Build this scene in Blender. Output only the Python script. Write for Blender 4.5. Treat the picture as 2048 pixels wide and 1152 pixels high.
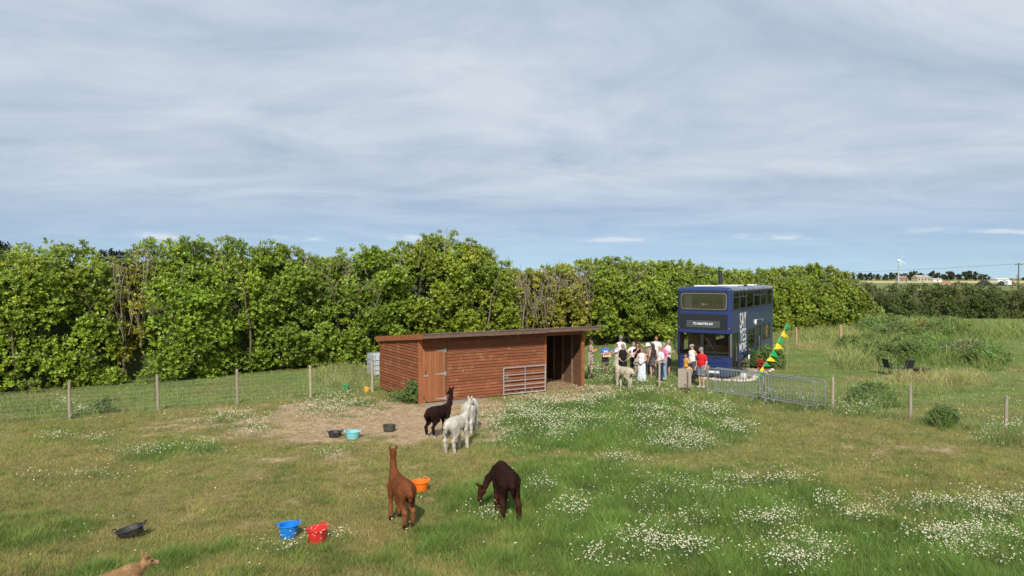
import bpy, bmesh, math, random
import numpy as np
from mathutils import Vector, Matrix

random.seed(7)
RNG = np.random.default_rng(11)
R = math.radians
scene = bpy.context.scene
for o in list(bpy.data.objects):
    bpy.data.objects.remove(o)
COL = scene.collection

# ------------------------------------------------------------------ camera
CAM_H = 4.7                     # metres above the pasture (small drone)
FPX = 1365.0                    # focal length in photo pixels (2048 wide)
HOR = 556.0                     # photo row of the horizon
cam_d = bpy.data.cameras.new('camera')
cam_d.sensor_width = 36.0
cam_d.lens = FPX / 2048 * 36
cam_d.clip_start = 0.1
cam_d.clip_end = 12000
cam = bpy.data.objects.new('camera', cam_d)
COL.objects.link(cam)
cam.location = (0, 0, CAM_H)
cam.rotation_euler = (R(90) - math.atan((576 - HOR) / FPX), 0, 0)
scene.camera = cam

# ------------------------------------------------------------------ sky, sun, exposure
SUN_EL, LIGHT_AZ = 41.0, 4.0    # light travels towards +Y, a little to the right
w = bpy.data.worlds.new('World')
scene.world = w
w.use_nodes = True
nt = w.node_tree
nt.nodes.clear()


def nd(tree, typ, **kw):
    n = tree.nodes.new(typ)
    for k, v in kw.items():
        if hasattr(n, k):
            setattr(n, k, v)
        else:
            n.inputs[k.replace('_', ' ')].default_value = v
    return n


def math_n(tree, op, a, b=None, clamp=False):
    n = tree.nodes.new('ShaderNodeMath')
    n.operation = op
    n.use_clamp = clamp
    for i, v in enumerate((a, b)):
        if v is None:
            continue
        if isinstance(v, (int, float)):
            n.inputs[i].default_value = v
        else:
            tree.links.new(v, n.inputs[i])
    return n.outputs[0]


def ramp_n(tree, fac, stops):
    n = tree.nodes.new('ShaderNodeValToRGB')
    el = n.color_ramp.elements
    while len(el) < len(stops):
        el.new(0.5)
    for e, (p, c) in zip(el, stops):
        e.position = p
        e.color = (c, c, c, 1) if isinstance(c, (int, float)) else (*c, 1)
    tree.links.new(fac, n.inputs[0])
    return n.outputs[0]


def build_sky():
    L = nt.links.new
    sky = nd(nt, 'ShaderNodeTexSky', sky_type='NISHITA')
    sky.sun_disc = False
    sky.sun_elevation = R(SUN_EL)
    sky.sun_rotation = R(180 + LIGHT_AZ)
    sky.air_density = 1.0
    sky.dust_density = 0.0
    sky.ozone_density = 3.0
    tcs = nd(nt, 'ShaderNodeTexCoord'); lift = nd(nt, 'ShaderNodeVectorMath', operation='ADD')
    lift.inputs[1].default_value = (0, 0, 0.09)               # clear blue right down to the horizon
    L(tcs.outputs['Generated'], lift.inputs[0]); L(lift.outputs[0], sky.inputs[0])
    bg = nd(nt, 'ShaderNodeBackground', Strength=0.088)
    L(sky.outputs[0], bg.inputs[0])
    tc = nd(nt, 'ShaderNodeTexCoord')
    sep = nd(nt, 'ShaderNodeSeparateXYZ')
    L(tc.outputs['Generated'], sep.inputs[0])
    z = math_n(nt, 'MAXIMUM', sep.outputs[2], 0.0)
    zz = math_n(nt, 'ADD', z, 0.10)
    cx = math_n(nt, 'DIVIDE', sep.outputs[0], zz)
    cy = math_n(nt, 'DIVIDE', sep.outputs[1], zz)
    comb = nd(nt, 'ShaderNodeCombineXYZ')
    L(cx, comb.inputs[0]); L(cy, comb.inputs[1])

    def cloud_noise(scale, sx, sy, loc, detail, rough, dist, rot=0):
        mp = nd(nt, 'ShaderNodeMapping')
        mp.inputs['Location'].default_value = loc
        mp.inputs['Rotation'].default_value = (0, 0, rot)
        mp.inputs['Scale'].default_value = (sx, sy, 1)
        L(comb.outputs[0], mp.inputs[0])
        n = nd(nt, 'ShaderNodeTexNoise', Scale=scale, Detail=detail, Roughness=rough, Distortion=dist)
        L(mp.outputs[0], n.inputs['Vector'])
        return n.outputs['Fac']
    n1 = cloud_noise(0.55, 0.8, 1.0, (1.7, 0.4, 0), 6, 0.6, 0.9, 0.6)      # broad veils
    n2 = cloud_noise(1.1, 0.75, 1.0, (4.2, 1.9, 0), 7, 0.62, 1.2, -0.7)    # wisps
    n3 = cloud_noise(0.9, 0.8, 1.1, (7.7, 5.1, 0), 4, 0.5, 0.3, 0.5)        # brightness
    m = math_n(nt, 'ADD', math_n(nt, 'MULTIPLY', n1, 0.65), math_n(nt, 'MULTIPLY', n2, 0.35))
    veil = ramp_n(nt, m, [(0.26, 0.80), (0.55, 1.0)])
    low = ramp_n(nt, z, [(0.0, 0.12), (0.05, 0.36), (0.15, 1.0)])               # clear strip low down
    fac = math_n(nt, 'MULTIPLY', veil, low, True)
    # a few small cumulus far off, low over the horizon
    az = math_n(nt, 'ARCTAN2', sep.outputs[0], sep.outputs[1])
    cc = nd(nt, 'ShaderNodeCombineXYZ')
    L(math_n(nt, 'MULTIPLY', az, 7.0), cc.inputs[0])
    L(math_n(nt, 'MULTIPLY', z, 34.0), cc.inputs[1])
    n4 = nd(nt, 'ShaderNodeTexNoise', Scale=1.25, Detail=5.0, Roughness=0.55, Distortion=0.1)
    L(cc.outputs[0], n4.inputs['Vector'])
    band = ramp_n(nt, z, [(0.044, 0.0), (0.052, 1.0), (0.060, 0.9), (0.082, 0.0)])
    cum = ramp_n(nt, math_n(nt, 'MULTIPLY', n4.outputs['Fac'], band), [(0.42, 0.0), (0.56, 0.8)])
    fac2 = math_n(nt, 'MAXIMUM', fac, cum)
    mixc = nd(nt, 'ShaderNodeMix', data_type='RGBA')
    L(ramp_n(nt, math_n(nt, 'ADD', math_n(nt, 'MULTIPLY', n3, 0.5), math_n(nt, 'MULTIPLY', n2, 0.5)), [(0.34, 0.0), (0.60, 1.0)]), mixc.inputs[0])
    mixc.inputs[6].default_value = (0.385, 0.470, 0.590, 1)
    mixc.inputs[7].default_value = (0.585, 0.645, 0.72, 1)
    mixd = nd(nt, 'ShaderNodeMix', data_type='RGBA'); L(cum, mixd.inputs[0]); L(mixc.outputs[2], mixd.inputs[6]); mixd.inputs[7].default_value = (0.70, 0.745, 0.80, 1)
    bc = nd(nt, 'ShaderNodeBackground', Strength=1.0)
    L(mixd.outputs[2], bc.inputs[0])
    mx = nd(nt, 'ShaderNodeMixShader')
    L(fac2, mx.inputs[0]); L(bg.outputs[0], mx.inputs[1]); L(bc.outputs[0], mx.inputs[2])
    out = nd(nt, 'ShaderNodeOutputWorld')
    L(mx.outputs[0], out.inputs[0])


build_sky()
sun_d = bpy.data.lights.new('sun', 'SUN')
sun_d.energy = 4.6
sun_d.angle = R(0.9)
sun_d.color = (1.0, 0.94, 0.84)
sun = bpy.data.objects.new('sun', sun_d)
COL.objects.link(sun)
ld = Vector((math.sin(R(LIGHT_AZ)) * math.cos(R(SUN_EL)), math.cos(R(LIGHT_AZ)) * math.cos(R(SUN_EL)), -math.sin(R(SUN_EL))))
sun.rotation_euler = ld.to_track_quat('-Z', 'Y').to_euler()
sun.location = (-5, -20, 30)
vs = scene.view_settings
vs.view_transform = 'Standard'
vs.look = 'None'
vs.exposure = 0.15
vs.gamma = 1.0
vs.use_curve_mapping = False


# ------------------------------------------------------------------ pixel <-> ground
def G(px, py, z=0.0):
    """ground point seen at photo pixel (px, py), on the level z"""
    d = (CAM_H - z) * FPX / (py - HOR)
    return Vector(((px - 1024) / FPX * d, d, z))


def PXY(X, Y):
    """photo pixel of ground points (arrays)"""
    Y = np.maximum(Y, 0.5)
    return 1024 + FPX * X / Y, HOR + FPX * CAM_H / Y


# ------------------------------------------------------------------ numpy value noise
_T = np.random.default_rng(3).random((256, 256)).astype(np.float32)


def vnoise(x, y):
    xi = np.floor(x).astype(int); yi = np.floor(y).astype(int)
    fx = x - xi; fy = y - yi
    fx = fx * fx * (3 - 2 * fx); fy = fy * fy * (3 - 2 * fy)
    a = _T[xi & 255, yi & 255]; b = _T[(xi + 1) & 255, yi & 255]
    c = _T[xi & 255, (yi + 1) & 255]; d = _T[(xi + 1) & 255, (yi + 1) & 255]
    return (a * (1 - fx) + b * fx) * (1 - fy) + (c * (1 - fx) + d * fx) * fy


def fbm(x, y, o=4):
    s = 0; a = 0.5; t = 0
    for i in range(o):
        s = s + a * vnoise(x * 2 ** i + 17.3 * i, y * 2 ** i + 5.1 * i); t += a; a *= 0.5
    return s / t


def sstep(a, b, x):
    t = np.clip((x - a) / (b - a), 0, 1)
    return t * t * (3 - 2 * t)


# ------------------------------------------------------------------ object helpers
def obj(name, me, m=None, parent=None, loc=None):
    o = bpy.data.objects.new(name, me)
    COL.objects.link(o)
    if m is not None and not me.materials:
        me.materials.append(m)
    if parent is not None:
        o.parent = parent
    if loc is not None:
        o.location = loc
    return o


def tag(o, label=None, cat=None, group=None, kind=None):
    if label: o['label'] = label
    if cat: o['category'] = cat
    if group: o['group'] = group
    if kind: o['kind'] = kind
    return o


def thing(name, label, cat, loc=(0, 0, 0), rz=0.0, group=None):
    e = bpy.data.objects.new(name, None)
    COL.objects.link(e)
    e.empty_display_size = 0.2
    e.location = loc
    e.rotation_euler = (0, 0, rz)
    return tag(e, label, cat, group)


def copy_tree(o, parent=None):
    c = o.copy()
    COL.objects.link(c)
    c.parent = parent
    for ch in o.children:
        copy_tree(ch, c)
    return c


def np_mesh(name, V, F, col=None, smooth=False):
    """fast mesh from arrays; F is (n,3) or (n,4); col per vertex (n,3)"""
    me = bpy.data.meshes.new(name)
    V = np.asarray(V, np.float32); F = np.asarray(F, np.int32)
    me.vertices.add(len(V)); me.vertices.foreach_set('co', V.ravel())
    k = F.shape[1]
    me.loops.add(F.size); me.loops.foreach_set('vertex_index', F.ravel())
    me.polygons.add(len(F))
    me.polygons.foreach_set('loop_start', np.arange(0, F.size, k, dtype=np.int32))
    try:
        me.polygons.foreach_set('loop_total', np.full(len(F), k, np.int32))
    except Exception:
        pass
    if smooth:
        me.polygons.foreach_set('use_smooth', np.ones(len(F), bool))
    if col is not None:
        a = me.color_attributes.new('Col', 'FLOAT_COLOR', 'POINT')
        c4 = np.ones((len(V), 4), np.float32); c4[:, :3] = col
        a.data.foreach_set('color', c4.ravel())
    me.update(calc_edges=True)
    return me


class MB:
    """collects shapes into ONE mesh"""
    def __init__(s):
        s.v = []; s.f = []

    def add(s, vs, fs):
        b = len(s.v)
        s.v += [tuple(p) for p in vs]
        s.f += [tuple(b + i for i in f) for f in fs]
        return s

    def box(s, x0, x1, y0, y1, z0, z1):
        return s.add([(x0, y0, z0), (x1, y0, z0), (x1, y1, z0), (x0, y1, z0), (x0, y0, z1), (x1, y0, z1), (x1, y1, z1), (x0, y1, z1)],
                     [(0, 3, 2, 1), (4, 5, 6, 7), (0, 1, 5, 4), (1, 2, 6, 5), (2, 3, 7, 6), (3, 0, 4, 7)])

    def prism(s, prof, axis, a, b):
        """extrude a closed 2-D profile along axis 'x','y' or 'z' from a to b"""
        n = len(prof)
        mk = {'x': lambda p, t: (t, p[0], p[1]), 'y': lambda p, t: (p[0], t, p[1]), 'z': lambda p, t: (p[0], p[1], t)}[axis]
        vs = [mk(p, a) for p in prof] + [mk(p, b) for p in prof]
        fs = [tuple(range(n))[::-1], tuple(range(n, 2 * n))] + [(i, (i + 1) % n, n + (i + 1) % n, n + i) for i in range(n)]
        return s.add(vs, fs)

    def tube(s, pts, r, n=8, cap=True, closed=False):
        pts = [Vector(p) for p in pts]
        rs = r if isinstance(r, (list, tuple)) else [r] * len(pts)
        N = len(pts); rings = []
        up = None
        for i, p in enumerate(pts):
            if closed:
                t = (pts[(i + 1) % N] - pts[i - 1]).normalized()
            else:
                t = (pts[min(i + 1, N - 1)] - pts[max(i - 1, 0)]).normalized()
            if up is None:
                up = Vector((0, 0, 1)) if abs(t.z) < 0.9 else Vector((1, 0, 0))
            x = t.cross(up)
            if x.length < 1e-5:
                x = t.orthogonal()
            x.normalize(); y = x.cross(t).normalized(); up = y
            rings.append([p + (x * math.cos(2 * math.pi * k / n) + y * math.sin(2 * math.pi * k / n)) * rs[i] for k in range(n)])
        vs = [q for rg in rings for q in rg]; fs = []
        for i in range(N if closed else N - 1):
            j = (i + 1) % N
            for k in range(n):
                fs.append((i * n + k, i * n + (k + 1) % n, j * n + (k + 1) % n, j * n + k))
        if cap and not closed:
            fs.append(tuple(range(n))[::-1]); fs.append(tuple((N - 1) * n + k for k in range(n)))
        return s.add(vs, fs)

    def lathe(s, prof, n=20, c=(0, 0, 0), sx=1.0, sy=1.0, cap0=True, cap1=True):
        vs = []; fs = []
        for r, z in prof:
            vs += [(c[0] + r * sx * math.cos(2 * math.pi * k / n), c[1] + r * sy * math.sin(2 * math.pi * k / n), c[2] + z) for k in range(n)]
        for i in range(len(prof) - 1):
            for k in range(n):
                fs.append((i * n + k, i * n + (k + 1) % n, (i + 1) * n + (k + 1) % n, (i + 1) * n + k))
        if cap0: fs.append(tuple(range(n))[::-1])
        if cap1: fs.append(tuple((len(prof) - 1) * n + k for k in range(n)))
        return s.add(vs, fs)

    def xf(s, M):
        s.v = [tuple(M @ Vector(p)) for p in s.v]
        return s

    def mesh(s, name, smooth=False, bevel=0.0):
        me = bpy.data.meshes.new(name)
        me.from_pydata(s.v, [], s.f)
        bm = bmesh.new(); bm.from_mesh(me)
        if bevel:
            bmesh.ops.bevel(bm, geom=bm.edges[:], offset=bevel, segments=1, affect='EDGES')
        bmesh.ops.recalc_face_normals(bm, faces=bm.faces[:])
        bm.to_mesh(me); bm.free()
        if smooth:
            me.polygons.foreach_set('use_smooth', [True] * len(me.polygons))
            me.set_sharp_from_angle(angle=R(38))
        me.update()
        return me

    def build(s, name, m, parent=None, smooth=False, bevel=0.0, loc=None):
        return obj(name, s.mesh(name, smooth, bevel), m, parent, loc)


def box_part(name, m, parent, *b, bevel=0.0):
    return MB().box(*b).build(name, m, parent, bevel=bevel)


# ------------------------------------------------------------------ materials
MATS = {}


def mat(name, color=(0.5, 0.5, 0.5), rough=0.6, metal=0.0, var=0.15, nscale=6.0, stretch=(1, 1, 1), bump=0.0, bscale=40.0,
        rnd=0.0, attr=False, transl=0.0, spec=0.5, dirt=None, coat=0.0):
    """procedural principled material: base colour x noise, optional per-object brightness, vertex colour, bump, dirt"""
    if name in MATS:
        return MATS[name]
    m = bpy.data.materials.new(name)
    m.use_nodes = True
    t = m.node_tree; L = t.links.new
    bs = t.nodes['Principled BSDF']
    out = t.nodes['Material Output']
    bs.inputs['Roughness'].default_value = rough
    bs.inputs['Metallic'].default_value = metal
    bs.inputs['Specular IOR Level'].default_value = spec
    if coat:
        bs.inputs['Coat Weight'].default_value = coat
    tc = nd(t, 'ShaderNodeTexCoord')
    mp = nd(t, 'ShaderNodeMapping')
    mp.inputs['Scale'].default_value = stretch
    L(tc.outputs['Object'], mp.inputs[0])
    if attr:
        at = nd(t, 'ShaderNodeAttribute', attribute_name='Col')
        base = at.outputs['Color']
    else:
        rgb = nd(t, 'ShaderNodeRGB'); rgb.outputs[0].default_value = (*color, 1)
        base = rgb.outputs[0]
    if var:
        n = nd(t, 'ShaderNodeTexNoise', Scale=nscale, Detail=5.0, Roughness=0.6)
        L(mp.outputs[0], n.inputs['Vector'])
        f = ramp_n(t, n.outputs['Fac'], [(0.28, 1 - var), (0.72, 1 + var)])
        mx = nd(t, 'ShaderNodeMix', data_type='RGBA', blend_type='MULTIPLY'); mx.inputs[0].default_value = 1
        L(base, mx.inputs[6]); L(f, mx.inputs[7]); base = mx.outputs[2]
    if rnd:
        oi = nd(t, 'ShaderNodeObjectInfo')
        f = ramp_n(t, oi.outputs['Random'], [(0, 1 - rnd), (1, 1 + rnd)])
        mx = nd(t, 'ShaderNodeMix', data_type='RGBA', blend_type='MULTIPLY'); mx.inputs[0].default_value = 1
        L(base, mx.inputs[6]); L(f, mx.inputs[7]); base = mx.outputs[2]
    if dirt:
        n = nd(t, 'ShaderNodeTexNoise', Scale=dirt[1], Detail=6.0, Roughness=0.7)
        L(tc.outputs['Object'], n.inputs['Vector'])
        f = ramp_n(t, n.outputs['Fac'], [(dirt[2], 0.0), (dirt[2] + 0.16, dirt[3])])
        mx = nd(t, 'ShaderNodeMix', data_type='RGBA')
        L(f, mx.inputs[0]); L(base, mx.inputs[6]); mx.inputs[7].default_value = (*dirt[0], 1); base = mx.outputs[2]
    L(base, bs.inputs['Base Color'])
    if bump:
        n = nd(t, 'ShaderNodeTexNoise', Scale=bscale, Detail=4.0, Roughness=0.6)
        L(mp.outputs[0], n.inputs['Vector'])
        b = nd(t, 'ShaderNodeBump', Strength=bump, Distance=0.02)
        L(n.outputs['Fac'], b.inputs['Height']); L(b.outputs[0], bs.inputs['Normal'])
    if transl:
        tr = nd(t, 'ShaderNodeBsdfTranslucent'); L(base, tr.inputs[0])
        ms = nd(t, 'ShaderNodeMixShader'); ms.inputs[0].default_value = transl
        L(bs.outputs[0], ms.inputs[1]); L(tr.outputs[0], ms.inputs[2]); L(ms.outputs[0], out.inputs[0])
    MATS[name] = m
    return m


def glass_mat(name, tint=(0.75, 0.8, 0.8), extra=0.06):
    if name in MATS:
        return MATS[name]
    m = bpy.data.materials.new(name); m.use_nodes = True
    t = m.node_tree; L = t.links.new
    t.nodes.remove(t.nodes['Principled BSDF'])
    out = t.nodes['Material Output']
    tr = nd(t, 'ShaderNodeBsdfTransparent'); tr.inputs[0].default_value = (*tint, 1)
    gl = nd(t, 'ShaderNodeBsdfGlossy'); gl.inputs['Roughness'].default_value = 0.03
    fr = nd(t, 'ShaderNodeFresnel'); fr.inputs[0].default_value = 1.5
    ms = nd(t, 'ShaderNodeMixShader')
    L(math_n(t, 'ADD', fr.outputs[0], extra, True), ms.inputs[0])
    L(tr.outputs[0], ms.inputs[1]); L(gl.outputs[0], ms.inputs[2]); L(ms.outputs[0], out.inputs[0])
    MATS[name] = m
    return m


# ------------------------------------------------------------------ ground zones (world X,Y arrays)
def ell(px, py, cx, cy, rx, ry, soft=0.6):
    d = np.sqrt(((px - cx) / rx) ** 2 + ((py - cy) / ry) ** 2)
    return 1 - sstep(1 - soft, 1 + soft * 0.6, d)


FL0, FLS = (-14.8, 22.8), 0.582          # left fence line
FR0, FRS = (7.95, 27.6), -1.02           # right fence line
TALL = [  # px, py, rx, ry, height, straw
    (1850, 700, 150, 36, 1.15, 0.06), (1880, 762, 110, 13, 0.5, 0.6), (1810, 783, 150, 14, 0.33, 0.25),
    (1745, 808, 48, 15, 0.75, 0.0), (1888, 852, 22, 10, 0.55, 0.05), (1660, 667, 120, 15, 0.6, 0.3),
    (1650, 692, 80, 9, 0.35, 0.55), (1715, 722, 60, 20, 0.85, 0.25), (1995, 664, 85, 17, 0.95, 0.15),
    (1800, 648, 170, 9, 0.9, 0.1), (1985, 728, 32, 16, 0.9, 0.1), (1570, 700, 40, 10, 0.3, 0.25),
    (690, 756, 75, 26, 0.5, 0.3), (60, 812, 110, 22, 0.24, 0.2), (1260, 752, 110, 22, 0.32, 0.15),
    (1480, 797, 120, 16, 0.28, 0.2), (1600, 815, 60, 12, 0.36, 0.2), (1100, 742, 80, 10, 0.4, 0.2),
    (2010, 880, 60, 16, 0.4, 0.3), (1400, 730, 60, 8, 0.4, 0.2), (330, 700, 20, 5, 0.2, 0.1)]
DAISY = [  # px, py, rx, ry, weight
    (1075, 848, 62, 30, 1.0), (1110, 812, 70, 14, 0.7), (1035, 868, 40, 12, 0.8), (1200, 800, 60, 12, 0.5), (1370, 888, 55, 13, 0.9),
    (1335, 850, 60, 16, 0.5), (1300, 830, 40, 12, 0.5), (1400, 815, 40, 9, 0.9), (1430, 828, 50, 10, 0.4), (1470, 865, 35, 14, 0.5),
    (1180, 852, 38, 7, 0.6), (1250, 785, 90, 10, 0.4), (1235, 768, 55, 14, 0.5), (1195, 748, 28, 10, 0.6), (1530, 968, 60, 14, 0.7),
    (1475, 960, 20, 6, 0.5), (1400, 1005, 50, 16, 0.5), (1340, 1000, 55, 18, 0.6), (1290, 1020, 50, 12, 0.5), (1240, 926, 36, 7, 0.6),
    (1375, 1060, 50, 18, 0.6), (1540, 1055, 45, 16, 0.6), (1150, 1040, 32, 18, 0.5), (1082, 985, 22, 12, 0.6), (975, 1040, 32, 11, 0.7),
    (1290, 1105, 42, 20, 0.6), (1250, 1135, 60, 16, 0.5), (1360, 1115, 60, 14, 0.5), (1600, 1130, 48, 22, 0.9), (1560, 1110, 40, 16, 0.4),
    (1830, 1020, 50, 16, 0.7), (1920, 1020, 60, 18, 0.9), (2000, 1045, 60, 16, 0.7), (1940, 1090, 80, 16, 0.7), (1990, 1125, 70, 22, 0.8),
    (2035, 1005, 30, 14, 0.8), (1735, 1045, 42, 10, 0.5), (1650, 1020, 40, 10, 0.4), (2010, 880, 42, 12, 0.45), (1560, 800, 50, 9, 0.4),
    (1600, 812, 30, 8, 0.4), (670, 822, 60, 22, 0.45), (715, 812, 40, 10, 0.5), (470, 848, 48, 12, 0.55), (500, 866, 26, 7, 0.6),
    (405, 900, 40, 10, 0.5), (280, 912, 48, 8, 0.45), (210, 955, 46, 8, 0.4), (110, 880, 26, 5, 0.3), (150, 826, 24, 10, 0.6),
    (100, 960, 60, 6, 0.2), (660, 912, 50, 9, 0.3), (560, 1105, 40, 14, 0.25), (650, 1085, 40, 8, 0.3), (190, 885, 22, 5, 0.4),
    (1720, 828, 60, 6, 0.3), (830, 1010, 300, 90, 0.008), (400, 1000, 420, 110, 0.006), (1650, 1000, 420, 150, 0.012), (1250, 950, 260, 160, 0.02)]


def zones(X, Y):
    px, py = PXY(X, Y)
    wob = (fbm(X * 0.5, Y * 0.5) - 0.5)
    fine = fbm(X * 2.3 + 40, Y * 2.3)
    px = px + wob * 0
    qx = px + (fbm(X * 0.9 + 9, Y * 0.9) - 0.5) * 90
    qy = py + (fbm(X * 0.9, Y * 0.9 + 31) - 0.5) * 60
    dl = (Y - (FL0[1] + (X - FL0[0]) * FLS)) * 0.864
    dr = (Y - (FR0[1] + (X - FR0[0]) * FRS)) * 0.70
    left = X < -1
    outd = np.where(left, dl, dr)                     # >0 outside the paddock
    out = sstep(-0.15, 0.25, outd + wob * 0.5)
    # lushness inside the paddock
    lush = np.maximum.reduce([
        ell(qx, qy, 1230, 855, 280, 66, 0.6), ell(qx, qy, 1320, 1060, 450, 140, 0.7),
        ell(qx, qy, 1800, 1120, 450, 110, 0.6), ell(qx, qy, 1130, 985, 240, 75, 0.7) * 0.9,
        ell(qx, qy, 60, 1060, 200, 45, 0.9) * 0.32, ell(qx, qy, 800, 1140, 500, 70, 0.9) * 0.42,
        ell(qx, qy, 250, 1140, 300, 60, 0.9) * 0.36, ell(qx, qy, 350, 905, 110, 26, 0.9) * 0.42])
    lush = sstep(0.18, 0.92, lush + (fbm(X * 0.75 + 61, Y * 0.75 + 8, 5) - 0.5) * 1.5 * np.clip(lush * 4, 0, 1))
    lush = lush * (1 - 0.85 * ell(qx, qy, 1800, 900, 360, 62, 0.35))
    lush = lush * (1 - 0.5 * ell(qx, qy, 1250, 912, 260, 16, 0.6))
    dry = np.clip(0.40 + 0.12 * (1 - sstep(900, 1150, px)) + 0.6 * (fbm(X * 0.8 + 3, Y * 0.8) - 0.5) + 0.5 * (fine - 0.5) - lush, 0, 1)
    dry = np.maximum(dry, 0.75 * ell(qx, qy, 1800, 890, 360, 55, 0.4) * (0.55 + 0.8 * (fine - 0.3)))
    dirt = np.maximum.reduce([
        ell(qx, qy, 700, 835, 330, 34, 0.5), ell(qx, qy, 930, 822, 110, 34, 0.5), ell(qx, qy, 1000, 868, 60, 22, 0.5),
        ell(qx, qy, 770, 865, 210, 34, 0.6) * 0.9, ell(qx, qy, 480, 855, 240, 36, 0.8) * 0.72, ell(qx, qy, 660, 925, 230, 36, 0.9) * 0.58,
        ell(qx, qy, 1120, 790, 100, 10, 0.5) * 0.9, ell(qx, qy, 1195, 778, 45, 13, 0.6) * 0.8, ell(qx, qy, 260, 850, 150, 20, 0.8) * 0.4,
        ell(qx, qy, 520, 1030, 200, 40, 0.9) * 0.42, ell(qx, qy, 1780, 900, 260, 30, 0.8) * 0.32, ell(qx, qy, 900, 905, 160, 20, 0.8) * 0.4,
        ell(qx, qy, 1600, 860, 90, 18, 0.8) * 0.25])
    brk = fbm(X * 1.3 + 90, Y * 2.6 + 4, 5)
    dirt = sstep(0.30, 0.84, dirt + (fine - 0.5) * 0.7 + (brk - 0.5) * 1.7 + wob * 0.35 - 0.05) * (1 - out)
    daisy = np.zeros_like(px)
    for cx, cy, rx, ry, wt in DAISY:
        daisy = np.maximum(daisy, wt * ell(px, py, cx, cy, rx, ry, 0.5))
    tall = np.zeros_like(px); straw = np.zeros_like(px)
    ux = px + (fbm(X * 0.7 + 70, Y * 0.7) - 0.5) * 40
    for cx, cy, rx, ry, h, s in TALL:
        e = ell(ux, py, cx, cy, rx, ry, 0.45) * h
        straw = np.where(e > tall, s, straw); tall = np.maximum(tall, e)
    strip = np.where(left, np.exp(-((outd - 0.35) / 0.45) ** 2) * 0.20, np.exp(-((outd - 0.1) / 0.5) ** 2) * 0.34)
    straw = np.where(strip > tall, 0.25, straw); tall = np.maximum(tall, strip)
    return dict(px=px, py=py, out=out, lush=lush, dry=dry, dirt=dirt, daisy=daisy, tall=tall, straw=straw, fine=fine, wob=wob)


C_LUSH = np.array((0.092, 0.152, 0.031)); C_MID = np.array((0.132, 0.162, 0.039)); C_DRY = np.array((0.215, 0.168, 0.068))
C_STRAW = np.array((0.36, 0.29, 0.14)); C_DIRT = np.array((0.34, 0.24, 0.15)); C_LAWN = np.array((0.128, 0.172, 0.046))


def lerp(a, b, t):
    return a + (b - a) * t[:, None]


def grass_col(z, X, Y):
    n = len(X)
    c = np.tile(C_MID, (n, 1))
    c = lerp(c, np.tile(C_DRY, (n, 1)), z['dry'])
    c = lerp(c, np.tile(C_LUSH, (n, 1)), np.clip(z['lush'] * 1.1, 0, 1))
    lawn = np.tile(C_LAWN, (n, 1)) * (0.78 + 0.44 * fbm(X * 0.35 + 5, Y * 1.3))[:, None]
    lawn = lerp(lawn, np.tile(C_DRY, (n, 1)), np.clip((fbm(X * 0.3 + 50, Y * 0.6) - 0.5) * 2.0, 0, 0.45))
    c = lerp(c, lawn, z['out'])
    tg = np.tile(np.array((0.100, 0.162, 0.038)), (n, 1)) * (0.7 + 0.6 * fbm(X * 0.6, Y * 0.6 + 77))[:, None]
    tg = lerp(tg, np.tile(C_STRAW, (n, 1)), np.clip(z['straw'] * (0.4 + 0.9 * z['fine']), 0, 1))
    c = lerp(c, tg, np.clip(z['tall'] / 0.3, 0, 1))
    c = lerp(c, np.tile(np.array((0.085, 0.125, 0.036)), (n, 1)), np.clip(z['daisy'] * 1.2, 0, 0.8))
    return c


def build_ground():
    def axis(a, b, step, far):
        inner = np.arange(a, b + 1e-6, step)
        g = 1.6 ** np.arange(1, 20) * step * 2
        lo = a - np.cumsum(g); hi = b + np.cumsum(g)
        return np.concatenate([lo[lo > -far][::-1], inner, hi[hi < far]])
    xs = axis(-34, 46, 0.35, 9000); ys = axis(6, 84, 0.35, 9000)
    X, Y = np.meshgrid(xs, ys)
    x = X.ravel(); y = Y.ravel()
    z = zones(x, y)
    c = grass_col(z, x, y)
    c = lerp(c, np.tile(C_DIRT, (len(x), 1)) * (0.85 + 0.3 * z['fine'])[:, None], z['dirt'])
    far = sstep(90, 130, np.hypot(x, y))
    c = lerp(c, np.tile(np.array((0.17, 0.19, 0.065)), (len(x), 1)), far)
    zz = (fbm(x * 0.4, y * 0.4) - 0.5) * 0.05 * (1 - far)
    V = np.stack([x, y, zz - 0.005], 1)
    nx = len(xs); ny = len(ys)
    i = np.arange(nx * ny).reshape(ny, nx)
    F = np.stack([i[:-1, :-1], i[:-1, 1:], i[1:, 1:], i[1:, :-1]], -1).reshape(-1, 4)
    me = np_mesh('ground', V, F, c, True)
    m = mat('ground_soil', attr=True, rough=0.95, var=0.38, nscale=5.0, bump=1.0, bscale=14.0, spec=0.15)
    o = obj('ground', me, m)
    tag(o, 'grazed pasture with dry patches and bare soil', kind='structure')


build_ground()


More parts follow.
